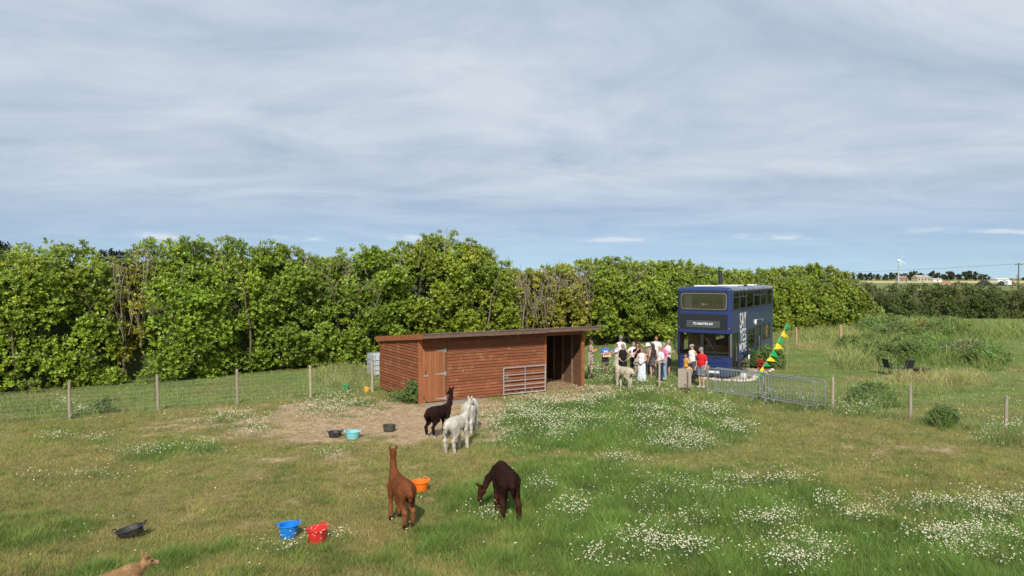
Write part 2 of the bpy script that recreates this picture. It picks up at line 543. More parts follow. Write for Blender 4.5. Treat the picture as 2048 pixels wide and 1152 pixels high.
def build_grass(n=980000):
    px = RNG.uniform(-260, 2320, n); py = RNG.uniform(636, 1240, n) ** 1.0
    d = CAM_H * FPX / (py - HOR)
    X = (px - 1024) / FPX * d; Y = d
    # jitter along depth so rows do not show
    Y = Y + RNG.uniform(-0.5, 0.5, n) * d * d / (CAM_H * FPX) * 2
    # nothing grows inside the shed or under the bus
    sx = (X + 3.44) * math.cos(R(31)) + (Y - 25.35) * math.sin(R(31)); sy = -(X + 3.44) * math.sin(R(31)) + (Y - 25.35) * math.cos(R(31))
    bx = (X - 9.9) * 0.854 - (Y - 30.8) * 0.52; by = (X - 9.9) * 0.52 + (Y - 30.8) * 0.854
    keep = ~((sx > -0.05) & (sx < 7.7) & (sy > -0.04) & (sy < 4.3))
    keep &= ~((bx > -2.6) & (bx < 0.1) & (by > -0.1) & (by < 9.8))
    keep &= ~((sx > 0.0) & (sx < 2.6) & (sy > -0.62) & (sy < 0))
    hd = Y - (42 + 0.72 * X)
    keep &= hd < 1.2
    X, Y = X[keep], Y[keep]
    z = zones(X, Y)
    u = RNG.random(len(X))
    keep = u > z['dirt'] * (0.985 - 0.42 * sstep(0.54, 0.68, fbm(X * 2.7 + 15, Y * 3.4 + 66, 3)))
    keep &= ~((z['tall'] < 0.12) & (z['out'] < 0.5) & (RNG.random(len(X)) < 0.25 * z['dry']))
    X, Y = X[keep], Y[keep]; z = {k: v[keep] for k, v in z.items()}
    n = len(X)
    r1, r2, r3, r4 = (RNG.random(n) for _ in range(4))
    h = 0.045 + 0.035 * r1
    h = h + z['lush'] * (0.05 + 0.09 * r1 * r1) + np.clip(z['daisy'], 0, 1) * 0.10 * r1
    clump = fbm(X * 1.7 + 20, Y * 1.7)
    h = h * (0.55 + 0.95 * clump)
    h = np.maximum(h, z['tall'] * (0.35 + 0.75 * r1) * (0.6 + 0.8 * clump))
    tus = sstep(0.60, 0.70, fbm(X * 2.4 + 130, Y * 2.4 + 7, 3)) * (1 - z['dirt'])
    h = h + tus * (0.03 + 0.07 * r1) * (0.6 + z['lush'])
    h = np.where(r4 > 0.985, h * 1.9, h)
    wd = (0.0065 + 0.006 * r2) * np.maximum(1.0, Y / 15.0) * (1 + 0.8 * np.clip(z['tall'], 0, 1))
    a = RNG.uniform(0, 2 * math.pi, n); b = RNG.uniform(0, 2 * math.pi, n)
    lean = h * (0.25 + 0.9 * r3)
    c = grass_col(z, X, Y)
    c = lerp(c, np.tile(C_STRAW, (n, 1)), np.where(r2 < 0.10 + 0.25 * z['dry'] * (1 - z['lush']), 0.65, 0.0))
    c = lerp(c, np.tile(C_LUSH * 1.05, (n, 1)), tus * 0.55)
    c *= (0.95 + 0.75 * (r1 - 0.25))[:, None] * (0.55 + 0.9 * clump)[:, None] * 1.22
    hue = (r3 - 0.5) * 0.25
    c[:, 0] *= 1 + hue; c[:, 2] *= 1 - hue
    S = np.stack([np.cos(a), np.sin(a), np.zeros(n)], 1) * (wd / 2)[:, None]
    P = np.stack([X, Y, np.full(n, -0.012)], 1)
    T = P + np.stack([np.cos(b) * lean, np.sin(b) * lean, h], 1)
    V = np.empty((n, 3, 3), np.float32)
    V[:, 0] = P - S; V[:, 1] = P + S; V[:, 2] = T
    cc = np.repeat(c, 3, 0).reshape(n, 3, 3)
    tipstraw = (z['straw'] * np.clip(z['tall'] / 0.3, 0, 1))[:, None]
    cc[:, 2] = cc[:, 2] * 1.1 * (1 - 0.5 * tipstraw) + C_STRAW * 0.5 * tipstraw * 1.1
    me = np_mesh('grass', V.reshape(-1, 3), np.arange(3 * n).reshape(n, 3), cc.reshape(-1, 3))
    m = mat('grass_blade', attr=True, rough=0.75, var=0.0, transl=0.35, spec=0.2)
    o = obj('grass', me, m)
    tag(o, 'short pasture grass and taller rough grass along the fences', 'grass', kind='stuff')


build_grass()


def build_daisies():
    n = 330000
    P = np.stack([RNG.uniform(-60, 2110, n), RNG.uniform(735, 1175, n)], 1)
    wgt = np.zeros(n)
    for cx, cy, rx, ry, wt in DAISY:
        dd = ((P[:, 0] - cx) / rx) ** 2 + ((P[:, 1] - cy) / ry) ** 2
        wgt = np.maximum(wgt, wt * np.exp(-dd * 0.75) * (1.7 if cy < 900 else 0.85))
    d = CAM_H * FPX / (P[:, 1] - HOR)
    X = (P[:, 0] - 1024) / FPX * d; Y = d
    pat = sstep(0.40, 0.60, fbm(X * 1.5 + 12, Y * 1.5 + 3, 4)) * 0.75 + 0.25 * sstep(0.45, 0.6, fbm(X * 5, Y * 5 + 3, 2))
    keep = RNG.random(n) < wgt * pat * 1.25
    P = P[keep]
    P = np.concatenate([P, np.stack([RNG.uniform(1650, 2048, 420), RNG.uniform(700, 840, 420)], 1)])      # clover in the mown grass
    d = CAM_H * FPX / (P[:, 1] - HOR)
    X = (P[:, 0] - 1024) / FPX * d; Y = d
    n = len(X)
    z = zones(X, Y)
    h = 0.09 + 0.16 * RNG.random(n) + 0.09 * np.clip(z['lush'], 0, 1) + np.clip(z['tall'], 0, 0.4) * RNG.uniform(0.5, 1.0, n)
    h = np.where((z['out'] > 0.8) & (z['tall'] < 0.15), 0.06, h)
    r = (0.006 + 0.012 * RNG.random(n) ** 1.3) * np.maximum(1, d / 18.0)
    # disc of 6 petals facing roughly up and to the sun, plus a small yellow eye
    tx = RNG.normal(0.0, 0.3, n); ty = RNG.normal(-0.35, 0.3, n)
    N = np.stack([tx, ty, np.ones(n)], 1); N /= np.linalg.norm(N, axis=1)[:, None]
    A = np.cross(N, np.array((0, 1, 0.13))); A /= np.linalg.norm(A, axis=1)[:, None]
    B = np.cross(N, A)
    C0 = np.stack([X, Y, h], 1)
    V = []; F = []; K = []
    ph = RNG.uniform(0, 6.28, n); tone = RNG.uniform(0.68, 1.08, (n, 1))
    for k in range(6):
        q = ph + k * math.pi / 3
        rr = (r * RNG.uniform(0.75, 1.1, n))[:, None]
        V.append(C0 + (A * np.cos(q)[:, None] + B * np.sin(q)[:, None]) * rr)
        K.append(np.tile((0.74, 0.74, 0.68), (n, 1)) * tone)
    V.append(C0 + N * (r * 0.25)[:, None]); K.append(np.tile((0.62, 0.50, 0.10), (n, 1)))
    idx = np.arange(n)
    for k in range(6):
        F.append(np.stack([idx + k * n, idx + ((k + 1) % 6) * n, idx + 6 * n], 1))
    # stalk
    sw = 0.003 * np.maximum(1, d / 15)
    b = 7 * n
    V += [np.stack([X - sw, Y, h * 0], 1), np.stack([X + sw, Y, h * 0], 1), C0 - N * 0.002]
    K += [np.tile((0.10, 0.17, 0.05), (n, 1))] * 3
    F.append(np.stack([b + idx, b + n + idx, b + 2 * n + idx], 1))
    me = np_mesh('daisy_flowers', np.concatenate(V), np.concatenate(F), np.concatenate(K))
    o = obj('daisy_flowers', me, mat('petal', attr=True, rough=0.8, var=0, transl=0.2, spec=0.2))
    tag(o, 'white daisy-like mayweed flowers scattered in drifts over the pasture', 'flowers', kind='stuff')


build_daisies()

# ------------------------------------------------------------------ far fields
def strip(name, x0, x1, y0, y1, z, color, label):
    n = 24
    xs = np.linspace(x0, x1, n)
    wv = (fbm(xs * 0.01, xs * 0.003) - 0.5) * 30
    V = [(a, y0 + w_, z) for a, w_ in zip(xs, wv)] + [(a, y1 + w_, z) for a, w_ in zip(xs, wv)]
    F = [(i, i + 1, n + i + 1, n + i) for i in range(n - 1)]
    me = bpy.data.meshes.new(name); me.from_pydata(V, [], F)
    o = obj(name, me, mat(name, color, rough=0.95, var=0.12, nscale=0.02, spec=0.1))
    tag(o, label, kind='structure')


strip('barley_field', 150, 1400, 640, 1120, 0.05, (0.44, 0.39, 0.20), 'pale ripening crop field below the far trees')
strip('meadow', 120, 1200, 330, 600, 0.04, (0.16, 0.20, 0.07), 'green field beyond the hedge')


# ------------------------------------------------------------------ leaf clumps
def leaf_mesh(name, C, Rr, out, n_sprig, leaf, per=7, tint=None, flat=0.55, jitter=0.12, base=(0.10, 0.19, 0.025), updir=0.35, width=0.42):
    """C: clump centres (k,3), Rr radii (k,), out: outward dir (3,) used to bias sprigs; returns a mesh of folded leaves"""
    k = len(C)
    cnt = np.maximum(4, (n_sprig * (Rr / Rr.mean()) ** 2)).astype(int)
    ci = np.repeat(np.arange(k), cnt)
    n = len(ci)
    D = RNG.normal(0, 1, (n, 3)); D /= np.linalg.norm(D, axis=1)[:, None]
    D = D + np.asarray(out) * 0.55 + np.array((0, 0, updir)); D /= np.linalg.norm(D, axis=1)[:, None]
    rad = Rr[ci] * (0.62 + 0.45 * RNG.random(n) ** 0.7)
    P = C[ci] + D * rad[:, None] * np.array((1, 1, 0.9))
    # sprig axis: outward, bending up
    A = D + np.array((0, 0, 0.45)) + RNG.normal(0, 0.25, (n, 3)); A /= np.linalg.norm(A, axis=1)[:, None]
    T = np.cross(A, RNG.normal(0, 1, (n, 3))); T /= np.linalg.norm(T, axis=1)[:, None]
    B = np.cross(A, T)
    ct = 0.72 + 0.56 * RNG.random(k)
    yel = RNG.random(k)
    Vs = []; Ks = []
    lf = leaf[ci] if isinstance(leaf, np.ndarray) else np.full(n, leaf)
    base = np.array(base)
    for j in range(per):
        q = j * 2.4 + RNG.uniform(0, 0.6, n)
        s = 0.35 + 0.55 * RNG.random(n)
        L_ = (T * np.cos(q)[:, None] + B * np.sin(q)[:, None]) * flat + A * s[:, None]
        L_ /= np.linalg.norm(L_, axis=1)[:, None]
        W = np.cross(L_, A); W /= np.maximum(1e-4, np.linalg.norm(W, axis=1))[:, None]
        N = np.cross(W, L_)
        ln = (lf * (0.7 + 0.6 * RNG.random(n)))[:, None]
        o = P + A * ((j / per - 0.4) * lf * 1.3)[:, None]
        m = o + L_ * ln * 0.5 - N * ln * 0.05
        q4 = np.stack([o, m + W * ln * width * 0.5, o + L_ * ln - N * ln * 0.12, m - W * ln * width * 0.5], 1)
        Vs.append(q4.reshape(-1, 3))
        c = np.tile(base, (n, 1)) * (ct[ci] * (0.75 + 0.5 * RNG.random(n)))[:, None]
        yy = np.clip(yel[ci] * 0.6 + (RNG.random(n) - 0.5) * 0.8, 0, 1)
        c[:, 0] *= 1 + 0.6 * yy; c[:, 1] *= 1 + 0.2 * yy
        if tint is not None:
            c *= tint[ci]
        Ks.append(np.repeat(c, 4, 0))
    V = np.concatenate(Vs); K = np.concatenate(Ks)
    nq = len(V) // 4
    i = np.arange(nq) * 4
    F = np.concatenate([np.stack([i, i + 1, i + 2], 1), np.stack([i, i + 2, i + 3], 1)])
    return np_mesh(name, V, F, K)


LEAF = mat('laurel_leaf', attr=True, rough=0.45, var=0, transl=0.28, spec=0.5)
LEAF2 = mat('hawthorn_leaf', attr=True, rough=0.6, var=0, transl=0.25, spec=0.3)
BARK = mat('bark', (0.19, 0.15, 0.11), rough=0.9, var=0.35, nscale=8, bump=0.5, bscale=30)
TWIG = mat('dead_twig', (0.27, 0.22, 0.17), rough=0.9, var=0.2)

HP0 = np.array((-40.0, 42 - 0.72 * 40)); HE = np.array((0.8115, 0.5843)); HN = np.array((0.5843, -0.8115))
TOP = np.array([(-900, 500), (0, 500), (50, 488), (110, 480), (170, 486), (222, 514), (262, 500), (290, 478), (370, 478), (480, 470), (530, 486), (580, 482),
                (615, 508), (645, 514), (690, 496), (750, 492), (800, 497), (840, 472), (880, 460), (930, 476), (980, 497), (1010, 524), (1040, 534), (1100, 536),
                (1160, 526), (1220, 516), (1300, 526), (1380, 524), (1440, 541), (1520, 541), (1600, 536), (1640, 528), (1690, 548), (1722, 585), (1745, 640), (1760, 690)])


def hedge_xy(h, back):
    return HP0[0] + HE[0] * h - HN[0] * back, HP0[1] + HE[1] * h - HN[1] * back


def hedge_top(h):
    X, Y = hedge_xy(h, 1.6)
    px = 1024 + FPX * X / np.maximum(Y, 1)
    px = np.where(Y < 3, -900, px)
    ty = np.interp(px, TOP[:, 0], TOP[:, 1])
    return np.clip(CAM_H + (HOR - ty) * Y / FPX - 0.25, 0.5, 9), px


def stems(parent, h0, h1, n, hmax, seed):
    rr = random.Random(seed)
    for i in range(n):
        h = rr.uniform(h0 + 0.3, h1 - 0.3)
        bk = rr.uniform(1.0, 2.1)
        x, y = hedge_xy(h, bk)
        mb = MB(); p = Vector((x, y, -0.05)); pts = [p.copy()]; rad = [0.055]
        dv = Vector((rr.uniform(-0.3, 0.3), rr.uniform(-0.35, 0.1), 1))
        for s in range(6):
            p = p + dv.normalized() * hmax / 7
            dv += Vector((rr.uniform(-0.25, 0.25), rr.uniform(-0.25, 0.2), 0))
            pts.append(p.copy()); rad.append(0.055 * (1 - s / 7.5))
            if s > 1:
                e = p + Vector((rr.uniform(-0.9, 0.9), rr.uniform(-0.9, 0.3), rr.uniform(0.3, 0.9)))
                mb.tube([p, (p + e) / 2 + Vector((0, 0, 0.1)), e], [0.022, 0.014, 0.006], 5)
        mb.tube(pts, rad, 6)
        mb.build('trunk', BARK, parent, smooth=True)


def twigs(parent, h0, h1, n, zlo, zhi, seed, extra=0.7, depth=(0.4, 2.4)):
    """bare upright shoots"""
    rr = random.Random(seed); mb = MB()
    for i in range(n):
        h = rr.uniform(h0, h1); x, y = hedge_xy(h, rr.uniform(*depth))
        top, _ = hedge_top(np.array([h])); top = float(top[0])
        z1 = top * rr.uniform(zlo, zhi) + rr.uniform(0, extra); z0 = z1 - rr.uniform(0.8, 2.2)
        a = Vector((x, y, z0)); b = Vector((x + rr.uniform(-0.35, 0.35), y + rr.uniform(-0.3, 0.3), z1))
        k = (a + b) / 2 + Vector((rr.uniform(-0.1, 0.1), 0, 0))
        mb.tube([a, k, b], [0.016, 0.012, 0.005], 4, cap=False)
        for q in range(3):
            t = rr.uniform(0.35, 0.9); s = a.lerp(b, t)
            mb.tube([s, s + Vector((rr.uniform(-0.3, 0.3), rr.uniform(-0.3, 0.3), rr.uniform(0.2, 0.45)))], [0.009, 0.004], 3, cap=False)
    o = mb.build('dead_shoots', TWIG, parent); o['kind'] = 'stuff'


def core(parent, h0, h1, bx, by, seed):
    """the dense tangle of inner twigs that closes the hedge: a lumpy solid well behind the leaves"""
    nh = max(6, int((h1 - h0) / 0.4)); nz = 14
    hh = np.linspace(h0 - 0.05, h1 + 0.05, nh)
    H, _ = hedge_top(hh)
    V = []; idx = {}
    for a in range(nh):
        for b in range(nz):
            t = b / (nz - 1)
            lift = min(1.0, 2 * t, 2 * (1 - t)) if True else 1
            u = 1 - abs(2 * t - 1)
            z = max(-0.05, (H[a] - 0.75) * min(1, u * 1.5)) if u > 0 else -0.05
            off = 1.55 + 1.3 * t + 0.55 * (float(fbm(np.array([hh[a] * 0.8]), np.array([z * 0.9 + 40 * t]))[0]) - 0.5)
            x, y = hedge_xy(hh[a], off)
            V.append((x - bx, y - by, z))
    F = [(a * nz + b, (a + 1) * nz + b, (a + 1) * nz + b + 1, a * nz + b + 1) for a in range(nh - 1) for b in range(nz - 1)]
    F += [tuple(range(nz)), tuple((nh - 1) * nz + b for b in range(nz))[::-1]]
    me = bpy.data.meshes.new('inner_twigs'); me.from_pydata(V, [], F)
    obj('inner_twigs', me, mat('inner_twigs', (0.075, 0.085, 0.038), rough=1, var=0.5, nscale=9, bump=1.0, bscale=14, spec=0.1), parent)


def build_laurels():
    # (photo px range, label, name)
    secs = [(-700, 225, 'broad laurel shrub at the left edge of the hedge behind wire fence'),
            (225, 288, 'thin yellowing laurel with bare stems between two fuller shrubs at left'),
            (288, 525, 'tall wide laurel shrub behind the second and third fence posts'),
            (525, 640, 'narrow peaked laurel shrub left of the shed'),
            (640, 805, 'laurel shrub behind the low end wall of the shed'),
            (805, 1005, 'tallest domed laurel shrub rising behind the shed roof'),
            (1005, 1165, 'twiggy thin laurel with bare grey shoots behind the shed'),
            (1165, 1430, 'laurel shrub behind the crowd of people, left of the bus'),
            (1430, 1590, 'laurel shrub directly behind the blue bus'),
            (1590, 1790, 'rounded laurel shrub at the right end of the hedge')]
    hs = np.linspace(10, 97, 3000)
    _, pxs = hedge_top(hs)
    for si, (a, b, lab) in enumerate(secs):
        hh = hs[(pxs >= a) & (pxs < b)]
        h0, h1 = hh.min(), hh.max()
        if si == 0:
            h0 = max(h0, 16)
        mid = (h0 + h1) / 2
        bx, by = hedge_xy(mid, 1.5)
        root = thing('laurel_shrub', lab, 'shrub', (bx, by, 0), 0, 'laurel hedge shrubs')
        thin = si in (1, 6)
        ln = h1 - h0
        k = int(ln * 5.6 * (4.2 if not thin else 2.6))
        h = RNG.uniform(h0, h1, k); H, _ = hedge_top(h)
        lo = 0.05 if si < 5 else (0.5 if si < 8 else 0.2)
        t = RNG.random(k)
        z = lo + (H - 0.35 - lo) * t
        # bulging front face, rounded over the top
        off = (fbm(h * 0.55 + 31, z * 0.6 + 7, 3) - 0.5) * 2.3 + 0.5
        off = off + 1.9 * np.clip((t - 0.68) / 0.32, 0, 1) ** 2 + 0.35 * np.clip((0.25 - t) / 0.25, 0, 1)
        if thin:
            off += 0.7
        nb = int(k * 0.45)                              # inner and back layers close the hedge
        hb = RNG.uniform(h0, h1, nb); Hb, _ = hedge_top(hb); tb = RNG.random(nb) ** 0.8
        zb = 0.3 + (Hb - 0.5) * tb; ob = RNG.uniform(1.5, 3.4, nb)
        h = np.concatenate([h, hb]); z = np.concatenate([z, zb]); off = np.concatenate([off, ob])
        X, Y = hedge_xy(h, off)
        C = np.stack([X, Y, z], 1)
        Rr = RNG.uniform(0.30, 0.62, len(h))
        dist = np.hypot(X, Y)
        leaf = 0.126 * np.clip(dist / 32, 0.9, 1.6)
        tint = np.ones((len(h), 3)) * np.array(((1, 1, 1), (1, 1, 1), (0.93, 1.0, 0.9), (0.86, 0.92, 1), (0.92, 0.98, 1), (1.06, 1.02, 0.9), (0.95, 0.92, 1), (0.95, 0.95, 1), (1.0, 0.97, 1), (0.92, 0.9, 1.1))[si])
        if thin:
            tint *= np.array((1.25, 0.95, 1.0))
        patch = fbm(h * 0.3 + 3, z * 0.4 + 50)
        tint *= (0.75 + 0.5 * patch)[:, None]
        ns = 35 * (32 / dist.mean()) ** 0.9
        me = leaf_mesh('foliage', C - np.array((bx, by, 0)), Rr, (HN[0], HN[1], 0.1), ns, leaf, 7, tint, base=(0.195, 0.288, 0.030), width=0.55)
        fo = obj('foliage', me, LEAF, root); fo['kind'] = 'stuff'
        core(root, h0, h1, bx, by, si)
        # leader shoots above the top line
        kt = int(ln * 5)
        h = RNG.uniform(h0, h1, kt); H, _ = hedge_top(h)
        X, Y = hedge_xy(h, RNG.uniform(0.9, 2.4, kt))
        C = np.stack([X - bx, Y - by, H - 0.25 + RNG.uniform(-0.15, 0.45, kt) ** 1], 1)
        me = leaf_mesh('leader_shoots', C, np.full(kt, 0.16), (0, 0, 0.6), 7, 0.12 * dist.mean() / 34, 7, None, base=(0.20, 0.29, 0.035))
        so = obj('leader_shoots', me, LEAF, root); so['kind'] = 'stuff'
        n0 = len(bpy.data.objects)
        kids = []
        before = set(root.children)
        stems(root, h0, h1, max(3, int(ln * (0.9 if not thin else 2.0))), float(H.mean()) * 0.95, si)
        tw = {1: 60, 3: 14, 4: 16, 5: 40, 6: 260, 7: 150, 8: 60, 9: 60, 0: 14, 2: 14}[si]
        twigs(root, h0, h1, tw, 0.82 if not thin else 0.5, 1.0, si, 0.75 if si in (1, 6) else 0.5)
        for ch in set(root.children) - before:
            ch.location = (-bx, -by, 0)


build_laurels()


def shrub(name, label, cat, C, Rr, leaf, n, base, group=None, trunk=True, out=(0, -0.6, 0.2), per=6, m=None, width=0.5, stemcol=None):
    """free-standing leafy thing from clumps given in local coordinates"""
    C = np.asarray(C, float); loc = C.mean(0); loc[2] = 0
    root = thing(name, label, cat, tuple(loc), 0, group)
    me = leaf_mesh('foliage', C - loc, np.asarray(Rr, float), out, n, leaf, per, None, base=base, width=width)
    f = obj('foliage', me, m or LEAF2, root); f['kind'] = 'stuff'
    if trunk:
        mb = MB()
        for i in range(min(5, len(C))):
            c = C[i * max(1, len(C) // 5)] - loc
            MB().tube([(c[0] * 0.3, c[1] * 0.3, -0.03), (c[0] * 0.6, c[1] * 0.6, c[2] * 0.5), tuple(c)], [0.03, 0.022, 0.01], 5).build('stem', BARK, root)
    return root


def build_hawthorn():
    # clipped-looking darker hedge crossing beyond the rough grass
    secs = [(36, 44, 'dark hawthorn hedge stretch next to the laurel hedge end'), (44, 53, 'dark hawthorn hedge stretch below the far farmhouse'),
            (53, 62, 'dark hawthorn hedge stretch below the black bale stack'), (62, 80, 'dark hawthorn hedge stretch running out of frame at right')]
    for x0, x1, lab in secs:
        k = int((x1 - x0) * 4.0 * 1.9)
        X = RNG.uniform(x0, x1, k); t = RNG.random(k)
        H = 3.95 + 0.3 * (fbm(X * 0.4, X * 0.1) - 0.5)
        z = 0.3 + (H - 0.6) * t
        off = (fbm(X * 0.6 + 9, z * 0.8) - 0.5) * 2.4 + 1.6 * np.clip((t - 0.7) / 0.3, 0, 1) ** 2
        Y = 78 + (X - 40) * 0.05 + off
        xb = RNG.uniform(x0, x1, k // 2)
        C = np.concatenate([np.stack([X, Y, z], 1), np.stack([xb, 80.5 + RNG.uniform(-0.8, 1.2, k // 2), RNG.uniform(0.3, 3.6, k // 2)], 1)])
        hr = shrub('hawthorn_hedge', lab, 'hedge', C, RNG.uniform(0.35, 0.7, len(C)), 0.20, 24, (0.085, 0.122, 0.034), 'hawthorn hedge stretches', per=5)
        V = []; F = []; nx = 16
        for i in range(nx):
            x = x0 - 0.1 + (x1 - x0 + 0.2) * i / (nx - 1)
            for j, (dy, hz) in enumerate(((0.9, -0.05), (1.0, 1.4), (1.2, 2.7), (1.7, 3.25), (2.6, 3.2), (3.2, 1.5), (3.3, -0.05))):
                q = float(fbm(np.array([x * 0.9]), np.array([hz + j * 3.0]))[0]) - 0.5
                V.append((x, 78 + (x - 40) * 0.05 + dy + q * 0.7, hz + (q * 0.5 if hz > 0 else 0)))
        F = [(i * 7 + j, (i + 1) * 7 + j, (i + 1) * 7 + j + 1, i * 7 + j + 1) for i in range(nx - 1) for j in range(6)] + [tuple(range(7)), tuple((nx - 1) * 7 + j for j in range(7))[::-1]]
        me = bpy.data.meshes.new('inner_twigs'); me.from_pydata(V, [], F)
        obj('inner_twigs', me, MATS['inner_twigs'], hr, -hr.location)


build_hawthorn()


def build_weeds():
    def patch(px, py, w, h, dpt, n, lab, base, leaf=0.10, nm='bramble_bush', cat='bush', sp=30):
        c = G(px, py)
        th = RNG.uniform(0, 6.28, n); r = np.sqrt(RNG.random(n))
        X = c.x + np.cos(th) * r * w; Y = c.y + np.sin(th) * r * dpt
        z = RNG.random(n) * h * np.sqrt(np.maximum(0.08, 1 - r ** 2))
        C = np.stack([X, Y, 0.12 + z], 1)
        return shrub(nm, lab, cat, C, RNG.uniform(0.16, 0.34, n) * max(1, h / 1.1), leaf, sp, base, 'weeds on the rough mound' if nm == 'bramble_bush' else None)
    patch(1745, 712, 1.1, 0.9, 0.9, 34, 'leafy green bush left of the black chairs', (0.138, 0.227, 0.065))
    patch(1800, 722, 1.9, 1.15, 1.1, 70, 'dark bramble bush directly behind the black chairs', (0.114, 0.194, 0.056))
    patch(1860, 712, 1.8, 1.15, 1.1, 60, 'fresh green nettle bush right of the chairs on the mound', (0.162, 0.283, 0.073))
    patch(1835, 680, 2.6, 1.4, 1.4, 70, 'olive docks topping the rough mound', (0.210, 0.234, 0.078))
    patch(1925, 716, 1.5, 1.0, 1.0, 46, 'grey-green thistle bush at the right of the mound', (0.211, 0.251, 0.138))
    patch(1975, 728, 1.1, 0.9, 0.8, 34, 'green bush at the mound end beside the mown path', (0.145, 0.244, 0.073))
    patch(1770, 662, 2.6, 1.3, 1.8, 60, 'tall green weeds behind the mound near the hedge', (0.162, 0.259, 0.082))
    patch(1880, 664, 3.0, 1.1, 1.8, 60, 'wide low green weeds behind the mound, below the hawthorn', (0.179, 0.268, 0.082))
    patch(1790, 692, 2.2, 1.35, 1.4, 60, 'pale green willowherb behind the bramble bush on the mound', (0.145, 0.215, 0.065))
    patch(1895, 690, 2.4, 1.35, 1.4, 64, 'mid green nettles high on the right half of the mound', (0.125, 0.200, 0.055))
    patch(1700, 700, 0.8, 0.7, 0.6, 24, 'small bush in the long grass beside the lone post', (0.138, 0.227, 0.065))
    patch(1744, 806, 0.72, 0.55, 0.5, 36, 'soft dark green weed clump by the right fence', (0.114, 0.203, 0.056), 0.06, 'weed_clump', 'weeds', 40)
    patch(1889, 852, 0.3, 0.45, 0.25, 14, 'small dark thistle by the fence between two right posts', (0.097, 0.179, 0.049), 0.06, 'thistle', 'weeds', 30)
    patch(830, 806, 0.24, 0.62, 0.14, 22, 'green nettles at the shed corner by the black post', (0.106, 0.186, 0.056), 0.075, 'nettle_clump', 'weeds', 30)
    patch(800, 803, 0.4, 0.16, 0.2, 12, 'low nettles spreading along the shed end wall', (0.130, 0.211, 0.065), 0.06, 'nettle_clump', 'weeds', 26)
    patch(1537, 736, 0.75, 1.0, 0.6, 40, 'feathery green bush beside the bus behind the bunting', (0.121, 0.211, 0.065), 0.07, 'garden_bush', 'bush', 46)
    patch(210, 826, 0.25, 0.3, 0.2, 8, 'dock plant at the foot of the left fence', (0.121, 0.203, 0.065), 0.08, 'dock_plant', 'weeds', 16)


build_weeds()

# ================================================================== SHED
WOODR = mat('stained_board', (0.215, 0.074, 0.034), rough=0.75, var=0.28, nscale=3.0, stretch=(0.6, 0.6, 9), bump=0.25, bscale=12, rnd=0.16,
            dirt=((0.36, 0.22, 0.14), 2.2, 0.54, 0.55), spec=0.25)
WOODV = mat('stained_door_board', (0.275, 0.105, 0.046), rough=0.75, var=0.25, nscale=3.0, stretch=(9, 9, 0.7), bump=0.2, bscale=12, rnd=0.14, spec=0.25)
WOODT = mat('stained_trim', (0.27, 0.095, 0.042), rough=0.7, var=0.22, nscale=4.0, bump=0.15, rnd=0.08, spec=0.25)
WOODI = mat('raw_board', (0.115, 0.058, 0.033), rough=0.85, var=0.3, nscale=3.0, stretch=(0.6, 0.6, 9), rnd=0.18)
STUD = mat('stud_wood', (0.20, 0.13, 0.08), rough=0.85, var=0.2, rnd=0.1)
GREYW = mat('weathered_post', (0.33, 0.28, 0.215), rough=0.9, var=0.28, nscale=5, stretch=(4, 4, 0.6), bump=0.4, bscale=20, rnd=0.15)
NEWW = mat('new_post', (0.42, 0.26, 0.15), rough=0.85, var=0.18, nscale=5, stretch=(4, 4, 0.6), rnd=0.1)
GALV = mat('galvanised_steel', (0.62, 0.64, 0.65), rough=0.42, metal=0.75, var=0.12, nscale=14)
GALVD = mat('dull_galvanised', (0.30, 0.32, 0.33), rough=0.5, metal=0.6, var=0.2, nscale=9)
WIRE = mat('fence_wire', (0.42, 0.42, 0.41), rough=0.5, metal=0.5, var=0.1)
ROOFM = mat('corrugated_sheet', (0.16, 0.105, 0.085), rough=0.7, var=0.25, nscale=2.0, bump=0.2, bscale=30, rnd=0.08)
BLACKP = mat('black_plastic', (0.025, 0.025, 0.028), rough=0.55, var=0.2, nscale=5, dirt=((0.16, 0.13, 0.10), 6, 0.52, 0.5))

SH = thing('animal_shed', 'red-brown weatherboarded field shelter with corrugated roof and open bay', 'shed', (-3.44, 25.35, 0), R(31))
SL, SD = 7.57, 4.2
ZF, ZR = 2.47, 2.08            # wall heights front / rear


